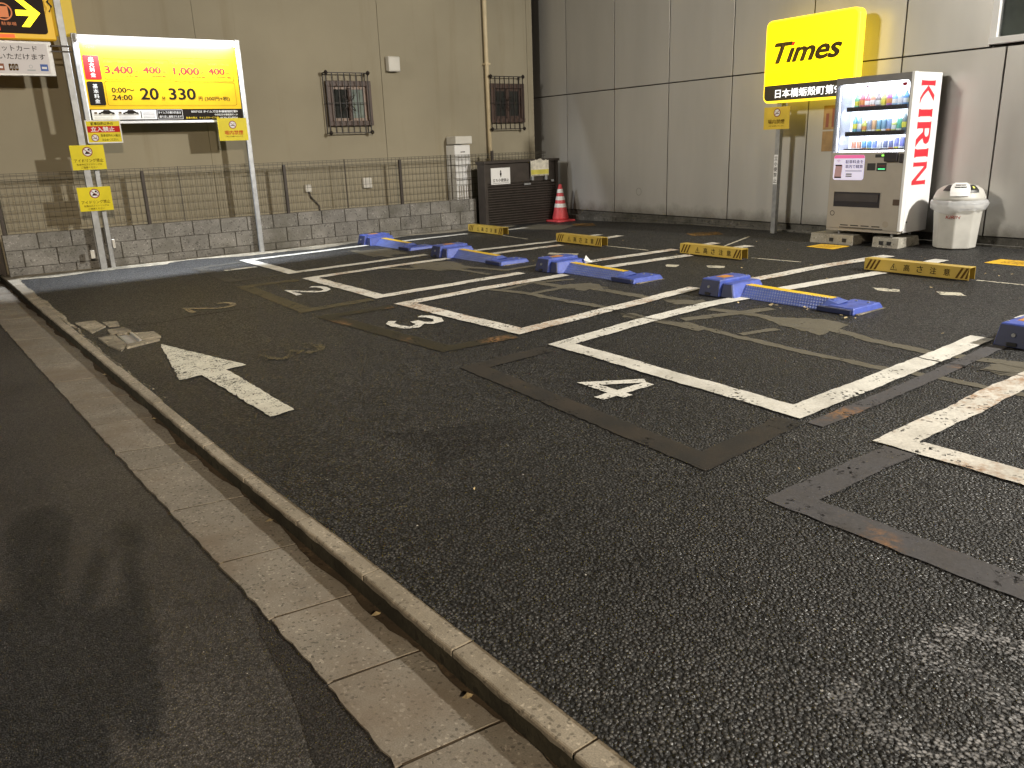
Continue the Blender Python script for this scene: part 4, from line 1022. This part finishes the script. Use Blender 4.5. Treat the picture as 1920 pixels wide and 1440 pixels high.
# ------------------------------------------------------------------ yellow height warning bars
def warn_bar(x, y0, y1, label):
    z = gz(x, (y0+y1)/2)+.012; h = .118; d = .115; t_ = .006
    t = thing('warning_bar', label, 'wheel stop', (x, (y0+y1)/2, z), 'yellow height warning bars')
    m = MB(); m.box(x, x+t_, y1, y0, z, z+h).box(x+t_, x+d, y1, y0, z+h-t_, z+h).box(x+d-t_, x+d, y1, y0, z, z+h-t_)
    m.build('bar', M_yellowbar, t, .002)
    MB().box(x+.02, x+.10, y1+.02, y0-.02, z-.012, z+.004).build('foot_plate', M_dark, t)
    p = Plane('-x', x); L = y0-y1
    for e in (0, 1):
        for k in range(3):
            u = (y0-.015-.045*k) if e == 0 else (y1+.125-.045*k)
            a = [(u, z+.012), (u-.022, z+.012), (u-.022-.05, z+h-.008), (u-.05, z+h-.008)]
            if e == 0: a = [(min(q[0], y0-.004), q[1]) for q in a]
            else: a = [(max(q[0], y1+.004), q[1]) for q in a]
            MB().quad(*[p.P(u_, v_, .0015) for u_, v_ in a]).build('black_stripe', M_brownink, t)
    c = y0-.30*L
    frame_lines(p, [(c+.035, z+.025), (c-.04, z+.025), (c-.002, z+.092)], .006, .002).build('warning_triangle', M_ink, t)
    MB().quad(*[p.P(u_, v_, .002) for u_, v_ in rect(c+.002, c-.006, z+.04, z+.068)]).build('warning_triangle', M_ink, t)
    for i, ch in enumerate('高さ注意'):
        printed('lettering', ch, p, y0-L*(.40+.125*i), z+.026, .062, .066, M_ink, t, .012, d=.002)
warn_bar(7.50, 11.90, 10.86, 'yellow warning bar farthest back, next to the block wall')
warn_bar(7.32, 9.24, 8.26, 'yellow warning bar second from the block wall, open end dark')
warn_bar(7.50, 7.00, 6.05, 'yellow warning bar third from the block wall, below the lit round corner sign')
warn_bar(7.72, 4.66, 3.61, 'dull yellow warning bar nearest the camera, right of the other three')

# ------------------------------------------------------------------ lit sign on a pole
SX = 9.60
times = thing('lot_sign', 'lit yellow parking lot sign with black strip on a grey pole', 'sign', (9.69, 7.27, .18))
MB().box(9.655, 9.725, 7.235, 7.305, .17, 2.0).build('pole', M_steel, times, .005)
ps = Plane('-x', SX)
M_tyel = emitter('lit_yellow_face', (1.0, .74, .0), 1.9)
M_tedge = emitter('lit_yellow_edge', (1.0, .72, .03), 1.5)
# cabinet: y grows to the left of the picture
SU0, SU1, SV0, SV1 = 6.135, 7.50, 1.925, 2.965
plate(ps, [(a, b) for a, b in rrect(SU0, SU1, SV0, SV1, .085, 6)], -.13, 0).build('cabinet', M_tedge, times, .008)
plate(ps, rrect(SU0+.03, SU1-.022, 2.15, SV1-.022, .07, 6, '1100'), .0, .006).build('yellow_face', M_tyel, times)
plate(ps, rrect(SU0+.03, SU1-.022, SV0+.028, 2.15, .06, 6, '0011'), .0, .007).build('black_strip', plain('black_sign_strip', (.045, .036, .024), .4), times)
M_tink = plain('glossy_black_letter', (.06, .036, .008), .25)
o = printed('lettering', 'Tımes', ps, 7.35, 2.415, 1.01, .262, M_tink, times, .034, .32, .98, d=.0105)
MB().quad(*[ps.P(u, v, .0095) for u, v in ((7.095, 2.622), (7.045, 2.622), (7.022, 2.667), (7.072, 2.667))]).build('red_dot', emitter('red_dot', (1.0, .02, .01), .7), times)
printed('lettering', '日本橋蛎殻町第9', ps, 7.30, 1.985, .95, .112, emitter('lit_white_letter', (1, 1, 1), 1.1), times, .016, d=.009)
MB().box(9.70, 9.76, 7.22, 7.32, 1.86, 1.93).build('bracket', M_steel, times)
t = thing('yellow_notice', 'yellow no smoking notice on the pole of the lit sign', 'notice', (9.64, 7.29, 1.6), 'yellow notices on the sign posts')
pn = Plane('-x', 9.64)
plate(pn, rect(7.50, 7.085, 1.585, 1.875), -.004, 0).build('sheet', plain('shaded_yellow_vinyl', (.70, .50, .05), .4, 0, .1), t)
nosmoke(pn, t, 7.285, 1.80, .055); printed('lettering', '場内禁煙', pn, 7.43, 1.655, .27, .06, M_brownink, t, .008)
printed('lettering', 'ご協力をお願いいたします', pn, 7.42, 1.62, .25, .018, M_brownink, t)
t = thing('pole_sticker', 'narrow white strip with upright black lettering on the sign pole', 'sticker', (9.654, 7.28, .85))
pk = Plane('-x', 9.6545); plate(pk, rect(7.303, 7.24, .855, 1.25), .0, .0015).build('sheet', M_whiteink, t)
for i, ch in enumerate('立小便禁止'): printed('lettering', ch, pk, 7.298, 1.175-.075*i, .052, .058, M_ink, t, .01)

# ------------------------------------------------------------------ vending machine
VX, VY0, VY1, VZ0, VZ1 = 9.25, 5.18, 6.15, .345, 2.135
vm_ = thing('vending_machine', 'white drinks vending machine with red lettering on its side and lit display', 'vending machine', (9.55, 5.66, .29))
pv_ = Plane('-x', VX)
DY0, DY1, DZ0, DZ1 = 5.222, 6.137, 1.287, 2.058
# body behind the door, hollow behind the display
m = MB()
m.box(VX+.075, 9.84, VY0, VY0+.012, VZ0, VZ1).box(VX+.075, 9.84, VY1-.012, VY1, VZ0, VZ1)
m.box(VX+.36, 9.84, VY0+.012, VY1-.012, VZ0, VZ1-.012).box(VX+.075, 9.84, VY0+.012, VY1-.012, VZ1-.012, VZ1)
m.box(VX+.075, VX+.36, VY0+.012, VY1-.012, VZ0, DZ0-.04)
m.build('body', M_white_p, vm_)
m = MB()           # door: frame round the display and the closed lower part
m.box(VX, VX+.07, DY1, VY1, VZ0+.02, VZ1).box(VX, VX+.07, VY0, DY0, VZ0+.02, VZ1)
m.box(VX, VX+.07, DY0, DY1, DZ1, VZ1)
door = m.build('door_frame', plain('dark_grey_trim', (.16, .155, .155), .4), vm_)
MB().box(VX-.004, VX+.07, VY0-.004, VY0+.032, VZ0+.02, VZ1+.004).build('edge_strip', M_white_p, vm_, .006)
low = MB().box(VX-.002, VX+.07, VY0+.032, VY1+.0, VZ0+.02, DZ0-.015).build('lower_panel', M_vfront, vm_, .006)
MB().box(VX+.005, VX+.30, VY0+.02, VY1, VZ0-.01, VZ0+.018).build('base_sill', M_vfront, vm_)
for yy in (VY0+.12, VY1-.15):
    MB().tube([(VX+.06, yy, .29), (VX+.06, yy, VZ0-.008)], .016, 8).build('foot', M_steel, vm_)
    MB().tube([(VX+.45, yy, .29), (VX+.45, yy, VZ0+.001)], .016, 8).build('foot', M_steel, vm_)
# lit display case
M_case = emitter('lit_display_case', (.82, .89, 1.0), 1.5, (.85, .87, .92))
m = MB(); m.box(VX+.30, VX+.305, DY0+.02, DY1-.02, DZ0, DZ1).build('display_back', M_case, vm_)
M_caseside = plain('pale_blue_case_side', (.62, .66, .80), .4)
m = MB(); m.box(VX+.072, VX+.30, DY1-.02, DY1-.012, DZ0-.02, DZ1+.02).box(VX+.072, VX+.30, DY0+.012, DY0+.02, DZ0-.02, DZ1+.02).box(VX+.072, VX+.30, DY0+.02, DY1-.02, DZ0-.03, DZ0-.012).box(VX+.072, VX+.30, DY0+.02, DY1-.02, DZ1+.012, DZ1+.02)
m.build('display_case', M_caseside, vm_)
M_tube = emitter('lit_display_tube', (.90, .94, 1.0), 12.0)
m = MB(); m.box(VX+.075, VX+.095, DY0+.03, DY1-.03, DZ1-.012, DZ1+.010).box(VX+.075, VX+.09, DY1-.018, DY1-.004, DZ0, DZ1).box(VX+.075, VX+.09, DY0+.004, DY0+.018, DZ0, DZ1)
m.box(VX+.072, VX+.085, DY0+.03, DY1-.05, DZ0-.010, DZ0+.004)
m.build('display_tube', M_tube, vm_)
def case_light(z, w, aim, sx):
    d = bpy.data.lights.new('display_light', 'AREA'); d.shape = 'RECTANGLE'; d.size = sx; d.size_y = .012; d.energy = w; d.color = (.90, .94, 1.0)
    o = bpy.data.objects.new('display_light', d); C.objects.link(o); o.location = (VX+.10, (DY0+DY1)/2, z)
    zl = -Vector(aim).normalized(); xl = Vector((0, 1, 0)); yl = zl.cross(xl)
    o.rotation_euler = Matrix((xl, yl, zl)).transposed().to_euler(); attach(o, vm_)
for z_, w_ in ((DZ1-.018, 3.4), (1.745, 3.6), (1.462, 3.2)): case_light(z_, w_, (.72, 0, -.69), .80)
# rounded upper corners of the window
for yc, s in ((DY1, -1), (DY0, 1)):
    r = .055; pts = [(yc, DZ1)]+[(yc+s*(r-r*math.cos(q*PI/12)), DZ1-r+r*math.sin(q*PI/12)) for q in range(7)]
    plate(pv_, pts, -.05, -.001).build('window_corner', plain('dark_grey_trim', (.16, .155, .155), .4), vm_)
MB().box(VX+.018, VX+.022, DY0, DY1, DZ0, DZ1).build('display_pane', M_pane, vm_)
printed('display_lettering', 'KIRIN', pv_, 5.80, 2.002, .20, .038, M_redink, vm_, .02, d=-.074)
plate(pv_, rrect(5.30, 5.355, 2.0, 2.035, .016, 4), -.076, -.073).build('display_badge', M_redink, vm_)
# shelves, price buttons and drinks
shelf_z = (1.787, 1.503, 1.303)
M_shelf = plain('dark_shelf_edge', (.05, .045, .06), .4)
row_cols = [
    [('.20', (.10, .42, .16)), (0, (.62, .06, .10)), (0, (.62, .06, .10)), (0, (.75, .25, .10)), (0, (.16, .09, .10)), (0, (.62, .60, .06)), (0, (.42, .06, .34)), (0, (.22, .45, .75)), (0, (.55, .68, .85)), (0, (.05, .25, .62)), (0, (.16, .50, .42))],
    [(0, (.10, .40, .45)), (0, (.18, .36, .72)), (0, (.60, .62, .04)), (0, (.30, .34, .50)), (0, (.62, .32, .10)), (0, (.10, .30, .46)), (0, (.12, .28, .42)), (0, (.20, .32, .66)), (0, (.55, .62, .12)), (0, (.04, .42, .28)), (0, (.03, .05, .06)), (0, (.28, .62, .50))],
    [(0, (.62, .22, .10)), (0, (.62, .22, .10)), (0, (.05, .22, .50)), (0, (.04, .22, .52)), (0, (.10, .16, .55)), (0, (.50, .50, .55)), (0, (.06, .06, .20)), (0, (.05, .05, .22)), (0, (.12, .12, .42)), (0, (.10, .08, .42)), (0, (.18, .52, .72))]]
def drink(y, z, h, r, col, kind, col2):
    x = VX+.20
    M = plain('drink_%02x%02x%02x' % tuple(int(c*255) for c in col), tuple(.80*c+q for c, q in zip(col, (.10, .13, .15))), .3, 0, .12, 30)
    if kind == 'can':
        o = MB().lathe([(r*.85, z), (r, z+.008), (r, z+h-.012), (r*.8, z+h)], x, y, 12).build('drink_can', M, vm_, smooth=False)
        MB().lathe([(r+.0006, z+h*.10), (r+.0006, z+h*.30)], x, y, 12, False).build('label_band', plain('drink_band_%d' % (hash(col2) % 97), col2, .4), o)
    else:
        o = MB().lathe([(r*.9, z), (r, z+.01), (r, z+h*.60), (r*.92, z+h*.68), (r*.42, z+h*.88), (r*.42, z+h*.93)], x, y, 12).build('drink_bottle', M, vm_)
        MB().lathe([(r*.48, z+h*.93), (r*.48, z+h)], x, y, 10).build('cap', M_white_p, o)
        MB().lathe([(r+.0006, z+h*.26), (r+.0006, z+h*.52)], x, y, 12, False).build('label_band', plain('drink_band_%d_%d_%d' % tuple(int(c*99) for c in col2), col2, .4), o)
rv = random.Random(8)
BANDS = [(.82, .84, .84), (.75, .72, .10), (.80, .80, .82), (.70, .30, .10), (.75, .80, .85)]
for ri, z in enumerate(shelf_z):
    sh = MB().box(VX+.10, VX+.295, 5.285, 6.045, z-.035, z-.02).build('shelf', M_shelf, vm_)
    MB().box(VX+.085, VX+.10, 5.285, 6.045, z-.040, z+.012).build('shelf_edge', M_shelf, sh)
    n = len(row_cols[ri])
    for k, (_, col) in enumerate(row_cols[ri]):
        y = 6.02-(k+.5)*(6.02-5.262)/n
        if ri == 0: drink(y, z-.018, .185+rv.uniform(-.006, .020), .030, col, 'bottle', BANDS[(k*2+1) % 5])
        elif ri == 1:
            tall = k in (0, 1, 10, 11)
            drink(y, z-.018, (.235 if tall else .165)+rv.uniform(-.006, .006), .029, col, 'bottle' if tall or k in (2, 8) else 'can', BANDS[(k+ri) % 5])
        else: drink(y, z-.018, .118+(.03 if k > 7 else 0)+rv.uniform(-.004, .004), .027, col, 'can', BANDS[(k*3+ri) % 5])
        if k < n-1: MB().box(VX+.078, VX+.085, y-.026, y+.026, z-.030, z-.006).build('price_button', M_black if ri < 2 else plain('lit_button', (.30, .24, .25), .4), sh)
# controls on the lower panel
plate(pv_, rrect(5.695, 6.105, .95, 1.245, .03), .002, .005).build('poster', emitter('lit_poster', (.72, .68, .95), .42, (.75, .72, .85)), vm_)
plate(pv_, rrect(5.697, 6.103, 1.205, 1.244, .028, 5, '1100'), .005, .006).build('poster_band', emitter('pink_band', (.85, .16, .40), .35), vm_)
M_pink = plain('pale_pink_print', (.55, .34, .36), .5)
printed('poster_lettering', '駐車料金を', pv_, 5.945, 1.145, .235, .042, plain('navy_print', (.10, .09, .22), .5), vm_, .014, d=.0065)
printed('poster_lettering', '車内で精算', pv_, 5.945, 1.088, .235, .042, plain('navy_print', (.10, .09, .22), .5), vm_, .014, d=.0065)
plate(pv_, [(6.075, 1.125), (5.985, 1.125), (5.995, .97), (6.09, .97)], .005, .0065).build('phone_pictogram', M_pink, vm_)
for v in (1.115, .972): plate(pv_, rect(6.08, 5.99, v, v+.016), .0066, .0075).build('phone_pictogram', M_ink, vm_)
for r in (.012, .024, .036): MB().poly([pv_.P(6.04+r*math.cos(math.radians(a)), 1.155+r*math.sin(math.radians(a)), .007) for a in (45, 65, 90, 115, 135)]+[pv_.P(6.04+(r-.005)*math.cos(math.radians(a)), 1.155+(r-.005)*math.sin(math.radians(a)), .007) for a in (135, 115, 90, 65, 45)]).build('wave_pictogram', M_pink, vm_)
for v in (.985, 1.01): plate(pv_, rect(5.93, 5.85, v, v+.018), .005, .0065).build('poster_block', plain('grey_print', (.3, .3, .33), .6), vm_)
MB().quad(*[pv_.P(u, v, .0065) for u, v in rect(5.94, 5.72, 1.052, 1.062)]).build('poster_line', plain('grey_print', (.3, .3, .33), .6), vm_)
# pick-up slot: recessed dark box with flap
m = MB(); U0, U1, V0, V1 = 5.447, 6.078, .62, .815
plate(pv_, rect(U0, U1, V0, V1), .002, .0035).build('pickup_slot', plain('dark_slot', (.030, .027, .030), .3), vm_)
plate(pv_, rect(U0+.03, U1-.03, V0+.075, V1-.03), .0036, .012).build('pickup_flap', plain('smoked_flap', (.075, .068, .068), .18), vm_)
frame_lines(pv_, rect(U0, U1, V0, V1), .008, .0045).build('slot_rim', M_vfront, vm_)
plate(pv_, rrect(5.448, 5.563, 1.212, 1.25, .006), .002, .006).build('bill_slot', M_black, vm_)
plate(pv_, rect(5.452, 5.482, 1.226, 1.244), .006, .008).build('green_lamp', emitter('green_lamp', (.30, 1.0, .10), 1.3), vm_)
plate(pv_, rrect(5.28, 5.435, 1.165, 1.268, .012), .002, .040).build('coin_unit', plain('dark_control', (.035, .030, .032), .3), vm_, .004)
plate(pv_, rrect(5.552, 5.655, 1.064, 1.146, .006), .002, .006).build('card_reader', M_black, vm_)
plate(pv_, rrect(5.413, 5.533, 1.057, 1.15, .006), .002, .006).build('price_display', M_black, vm_)
plate(pv_, rect(5.428, 5.515, 1.075, 1.086), .006, .0075).build('green_digits', emitter('green_digits', (.10, .95, .35), 1.2), vm_)
plate(pv_, rect(5.428, 5.515, 1.11, 1.125), .006, .0072).build('red_digits', plain('unlit_red_digits', (.12, .02, .02), .4), vm_)
plate(pv_, rrect(5.215, 5.258, 1.15, 1.255, .012), .002, .018).build('return_lever', plain('dark_control', (.035, .030, .032), .3), vm_)
plate(pv_, rrect(5.285, 5.405, 1.07, 1.145, .006), .002, .004).build('coin_plate', M_vfront, vm_)
plate(pv_, rrect(5.21, 5.292, .666, .735, .008), .002, .006).build('coin_return', plain('brown_coin_tray', (.075, .045, .028), .4), vm_)
ring(pv_, 6.075, .545, .024, .032, .004, 20).build('round_sticker', M_dark, vm_); disc(pv_, 5.36, .44, .038, .003, 20).build('round_sticker', plain('beige_sticker', (.33, .29, .23), .6), vm_)
for i in range(4):
    u = 5.955-.14*i; plate(pv_, rect(u, u-.105, .400, .412), .002, .004).build('louvre_slot', M_black, vm_)
plate(pv_, rect(5.965, 5.39, .372, .383), .002, .004).build('louvre_slot', M_black, vm_)
MB().box(VX+.06, VX+.064, VY0-.0012, VY0, VZ0, VZ1).build('door_seam', M_ink, vm_)
# side lettering: flared capitals set sideways, read from top to bottom
def side_letter(polys, ztop, h):
    """local letter space: a across 0..1 (reading direction = down the side), b = 0 foot .. 1 head of the letter (head towards +x)"""
    for i, pg in enumerate(polys):
        MB().poly([(9.405+.30*b, VY0-.0015-.0004*i, ztop-h*a) for a, b in pg]).build('side_lettering', M_redside, vm_)
M_redside = plain('red_side_print', (.62, .028, .045), .4)
I_ = [[(0, 0), (.0, .08), (.08, .14), (.08, .86), (0, .92), (0, 1), (1, 1), (1, .92), (.92, .86), (.92, .14), (1, .08), (1, 0)]]
K_ = [[(0, 0), (.02, .10), (.03, .5), (.02, .9), (0, 1), (.245, 1), (.225, .9), (.215, .5), (.225, .1), (.245, 0)],
      [(.215, .50), (.34, .66), (.60, 1), (.86, 1), (.62, .74), (.42, .52), (.60, .28), (.76, .12), (1.0, .0), (.72, 0), (.52, .16), (.30, .42)]]
R_ = [[(0, 0), (.03, .10), (.03, .9), (0, 1), (.30, 1), (.275, .9), (.275, .1), (.30, 0)],
      [(.275, 1), (.62, 1), (.82, .93), (.90, .76), (.84, .58), (.66, .47), (.275, .44), (.275, .56), (.50, .58), (.60, .66), (.61, .76), (.55, .86), (.44, .89), (.275, .89)],
      [(.40, .46), (.66, .47), (.80, .22), (1.0, .0), (.70, 0), (.55, .20)]]
N_ = [[(0, 0), (.02, .10), (.02, .9), (0, 1), (.26, 1), (.20, .84), (.19, .1), (.21, 0)],
      [(.06, 1), (.28, 1), (.94, .12), (.94, 0), (.80, 0)],
      [(.80, .0), (.80, .9), (.78, 1), (1.0, 1), (.97, .9), (.97, .02), (.95, .0)]]
side_letter(K_, 2.050, .265); side_letter(I_, 1.738, .090); side_letter(R_, 1.602, .285); side_letter(I_, 1.300, .100); side_letter(N_, 1.150, .268)
MB().quad(*[(x, VY0-.0015, z) for x, z in ((9.37, .455), (9.395, .455), (9.395, .475), (9.37, .475))]).build('small_mark', M_ink, vm_)
# concrete feet under the machine
for lab, y0, y1, x0 in (('grey concrete block under the left side of the vending machine', 5.74, 6.34, 9.20), ('grey concrete block under the right front corner of the vending machine', 5.17, 5.50, 9.23)):
    z = gz(x0, y0)
    t = thing('support_block', lab, 'concrete block', (x0+.2, (y0+y1)/2, z), 'concrete blocks under the vending machine')
    MB().prism([(x0, z-.01), (x0+.50, z-.01), (x0+.44, .288), (x0+.02, .288)], 'y', y0, y1).build('block', M_foot, t, .006)
    for k in range(2): MB().box(x0-.001, x0+.012, y0+.09+.3*k*(y1-y0), y0+.14+.3*k*(y1-y0), z+.03, z+.075).build('lifting_recess', M_black, t)

# ------------------------------------------------------------------ recycling bin
BXc, BYc, BR = 9.665, 4.735, .255
bz = gz(BXc, BYc)
rbn = thing('recycling_bin', 'cream plastic recycling bin with round lid and clear bag beside the machine', 'bin', (BXc, BYc, bz))
ph = PI/8
MB().lathe([(BR*.88, bz+.005), (BR*.95, bz+.30), (BR*1.0, bz+.46)], BXc, BYc, 8, True, ph).build('body', M_bin, rbn, .012)
# raised facets and the scooped side
MB().lathe([(BR*1.0, bz+.46), (BR*1.05, bz+.50)], BXc, BYc, 24, False).build('rim', M_bin, rbn, smooth=True)
rr = random.Random(9); m = MB(); seg = 40; n0 = 0; prof = [(.255, .555), (.285, .545), (.300, .505), (.292, .462), (.275, .44)]
for k, (r, h) in enumerate(prof):
    for j in range(seg):
        a = 2*PI*j/seg; q = rr.uniform(-.010, .010)*(k > 0); sag = -.035*max(0, math.sin(2.2*a+1))*(k/4)
        m.v.append((BXc+(r+q)*math.cos(a), BYc+(r+q)*math.sin(a), bz+h+sag+rr.uniform(-.006, .006)*(k > 0)))
for k in range(len(prof)-1):
    for j in range(seg): m.f.append((k*seg+j, k*seg+(j+1) % seg, (k+1)*seg+(j+1) % seg, (k+1)*seg+j))
m.build('clear_bag', M_bag, rbn, smooth=True)
lid = MB().lathe([(.262, bz+.548), (.272, bz+.555), (.265, bz+.585), (.235, bz+.655), (.175, bz+.70), (.09, bz+.722), (.0, bz+.726)], BXc, BYc, 32, False).build('lid', M_bin, rbn, smooth=True)
# two dark throw-in holes left and right of a sloping label plate facing the camera side
fa = math.atan2(-BYc, -BXc)
def on_lid(ang, t):
    prof_ = [(.268, .580), (.238, .658), (.178, .705), (.095, .728)]
    i = min(2, int(t*3)); q = t*3-i; r = prof_[i][0]+(prof_[i+1][0]-prof_[i][0])*q; h = prof_[i][1]+(prof_[i+1][1]-prof_[i][1])*q
    return Vector((BXc+r*math.cos(ang), BYc+r*math.sin(ang), bz+h+.006))
def lid_patch(a0, a1, t0, t1, mat, nm, lift=.0, taper=0):
    m = MB(); na, nt_ = 6, 5
    for i in range(na+1):
        for j in range(nt_+1):
            t = t0+(t1-t0)*j/nt_; sp = 1+taper*j/nt_
            a = (a0+a1)/2+((a0+(a1-a0)*i/na)-(a0+a1)/2)*sp
            p = on_lid(a, t); c = Vector((BXc, BYc, bz+.45)); p += (p-c).normalized()*lift; m.v.append(tuple(p))
    for i in range(na):
        for j in range(nt_): a = i*(nt_+1)+j; m.f.append((a, a+1, a+nt_+2, a+nt_+1))
    return m.build(nm, mat, rbn)
lid_patch(fa-.80, fa-.42, .30, .80, M_black, 'throw_hole', .001, .3)
lid_patch(fa+.42, fa+.86, .22, .78, M_black, 'throw_hole', .001, .3)
lid_patch(fa-.36, fa+.36, .05, .98, M_white_p, 'label_plate', .010, .6)
lid_patch(fa+.06, fa+.26, .62, .70, M_ink, 'label_print', .013, .6); lid_patch(fa-.24, fa-.0, .62, .70, M_ink, 'label_print', .013, .6)
lid_patch(fa+.04, fa+.26, .46, .54, M_ink, 'label_print', .013, .6); lid_patch(fa-.24, fa-.02, .46, .54, M_ink, 'label_print', .013, .6)
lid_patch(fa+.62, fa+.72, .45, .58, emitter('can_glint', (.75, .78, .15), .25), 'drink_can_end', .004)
me = text_mesh('KIRIN', .01, .15)
xs = [v.co.x for v in me.vertices]; ysx = [v.co.y for v in me.vertices]
for v in me.vertices:
    a = (v.co.x-min(xs))/(max(xs)-min(xs)); b = (v.co.y-min(ysx))/(max(ysx)-min(ysx)); v.co.z = a; v.co.y = b
AA = fa-.16
for v in me.vertices:
    a, b = v.co.z, v.co.y; w = (a-.5)*.15
    nrm = Vector((math.cos(AA), math.sin(AA), 0)); tan = Vector((-math.sin(AA), math.cos(AA), 0))
    v.co = Vector((BXc, BYc, bz+.352+.035*b))+nrm*(BR*1.0+.006)+tan*w
me.materials.clear(); me.materials.append(plain('faded_red_letter', (.45, .06, .04), .5))
o = bpy.data.objects.new('bin_lettering', me); C.objects.link(o); attach(o, rbn)

# ------------------------------------------------------------------ street lamps and a floodlight outside the frame
def street_lamp(pos, foot, power, col, size, label, aim, spread=180):
    t = thing('street_lamp', label, 'street lamp', (foot[0], foot[1], -.05), 'street lamps round the lot')
    MB().tube([(foot[0], foot[1], -.05), (foot[0], foot[1], 2.5), (foot[0], foot[1], pos[2]+.10)], [.09, .075, .05], 12).build('pole', M_steel, t, smooth=True)
    MB().tube([(foot[0], foot[1], pos[2]+.08), (pos[0], pos[1], pos[2]+.13)], .03, 8).build('arm', M_steel, t, smooth=True)
    MB().box(pos[0]-.24, pos[0]+.24, pos[1]-.14, pos[1]+.14, pos[2]+.05, pos[2]+.15).build('lamp_head', M_alu, t, .02)
    MB().box(pos[0]-.2, pos[0]+.2, pos[1]-.1, pos[1]+.1, pos[2]+.035, pos[2]+.05).build('lamp_glass', emitter('lamp_glass', col, 4.0), t)
    d = bpy.data.lights.new('lamp_light', 'AREA'); d.shape = 'DISK'; d.size = size; d.energy = power; d.color = col; d.spread = math.radians(spread)
    o = bpy.data.objects.new('lamp_light', d); C.objects.link(o); o.location = (pos[0], pos[1], pos[2]+.02)
    o.rotation_euler = (Vector(aim)-Vector(o.location)).to_track_quat('-Z', 'Y').to_euler(); attach(o, t)
street_lamp(KEY_POS, (9.3, -3.4), KEY_W, KEY_COL, .5, 'grey street lamp at the right hand end of the lot', (4.5, 6, 0), 150)
street_lamp(FAR_POS, (-5.8, 9.3), FAR_W, FAR_COL, 1.4, 'unseen floodlight on a grey pole across the road, aimed at the right wall', (9.95, 6.2, 1.3), 72)
street_lamp(BACK_POS, (-2.4, -11.9), BACK_W, BACK_COL, .22, 'grey street lamp across the road behind the camera', (0, 2, 0), 60)

# ------------------------------------------------------------------ the photographer, standing behind the lens
def person():
    fw, rt = Vector((.572, .820, 0)), Vector((.820, -.572, 0)); o0 = Vector((-.17, .02, 0))+fw*-.26; gr = kz(0)-STEP+.012
    P = lambda r, f, z: o0+rt*r+fw*f+Vector((0, 0, gr+z))
    V = [(P(0, 0, .95), .15), (P(0, 0, 1.12), .135), (P(0, .0, 1.32), .15), (P(0, .01, 1.44), .09), (P(0, .02, 1.51), .055), (P(0, .03, 1.60), .085), (P(0, .035, 1.68), .075)]
    E = [(0, 1), (1, 2), (2, 3), (3, 4), (4, 5), (5, 6)]
    for sg in (-1, 1):
        n = len(V)
        V += [(P(.10*sg, 0, .88), .105), (P(.11*sg, .02, .50), .068), (P(.12*sg, -.01, .10), .046), (P(.125*sg, .10, .04), .036), (P(.13*sg, .17, .03), .028)]
        E += [(0, n), (n, n+1), (n+1, n+2), (n+2, n+3), (n+3, n+4)]
        n = len(V)
        V += [(P(.18*sg, 0, 1.41), .062), (P(.04+.20*sg, .05, 1.16), .052), (P(.13+.075*sg, .17, 1.40), .036), (P(.13+.055*sg, .20, 1.46), .030)]
        E += [(2, n), (n, n+1), (n+1, n+2), (n+2, n+3)]
        h = n+3
        for k in range(5):
            n = len(V); q = (k-1.5)*.020
            if k == 4: V += [(P(.13+.045*sg, .212, 1.50), .010), (P(.13+.030*sg, .215, 1.525), .008)]
            else: V += [(P(.13+.058*sg, .222, 1.49+q), .0095), (P(.13+.036*sg, .232, 1.495+q), .008)]
            E += [(h, n), (n, n+1)]
    me = bpy.data.meshes.new('person'); me.from_pydata([tuple(v) for v, r in V], E, [])
    o = bpy.data.objects.new('person', me); C.objects.link(o)
    sk = o.modifiers.new('skin', 'SKIN'); sk.use_smooth_shade = True
    for i, d in enumerate(me.skin_vertices[0].data): d.radius = (V[i][1], V[i][1]); d.use_root = (i == 0)
    ss = o.modifiers.new('smooth', 'SUBSURF'); ss.levels = 1; ss.render_levels = 1
    me.materials.append(plain('dark_clothes', (.035, .035, .045), .9, 0, .2))
    tag(o, 'person in dark clothes holding up a phone to take the picture', 'person')
    c = P(0, .025, 1.66)
    MB().lathe([(.0, c.z+.115), (.06, c.z+.10), (.092, c.z+.05), (.098, c.z), (.09, c.z-.06)], c.x, c.y, 16, False).build('hair', plain('black_hair', (.012, .010, .009), .7), o, smooth=True)
    ph = tag(MB().box(-.038, .038, -.052, -.042, 1.44, 1.53).build('phone', M_black), 'black phone held up by the person taking the picture', 'phone')
    ph.rotation_euler = (0, 0, -.61)
person()
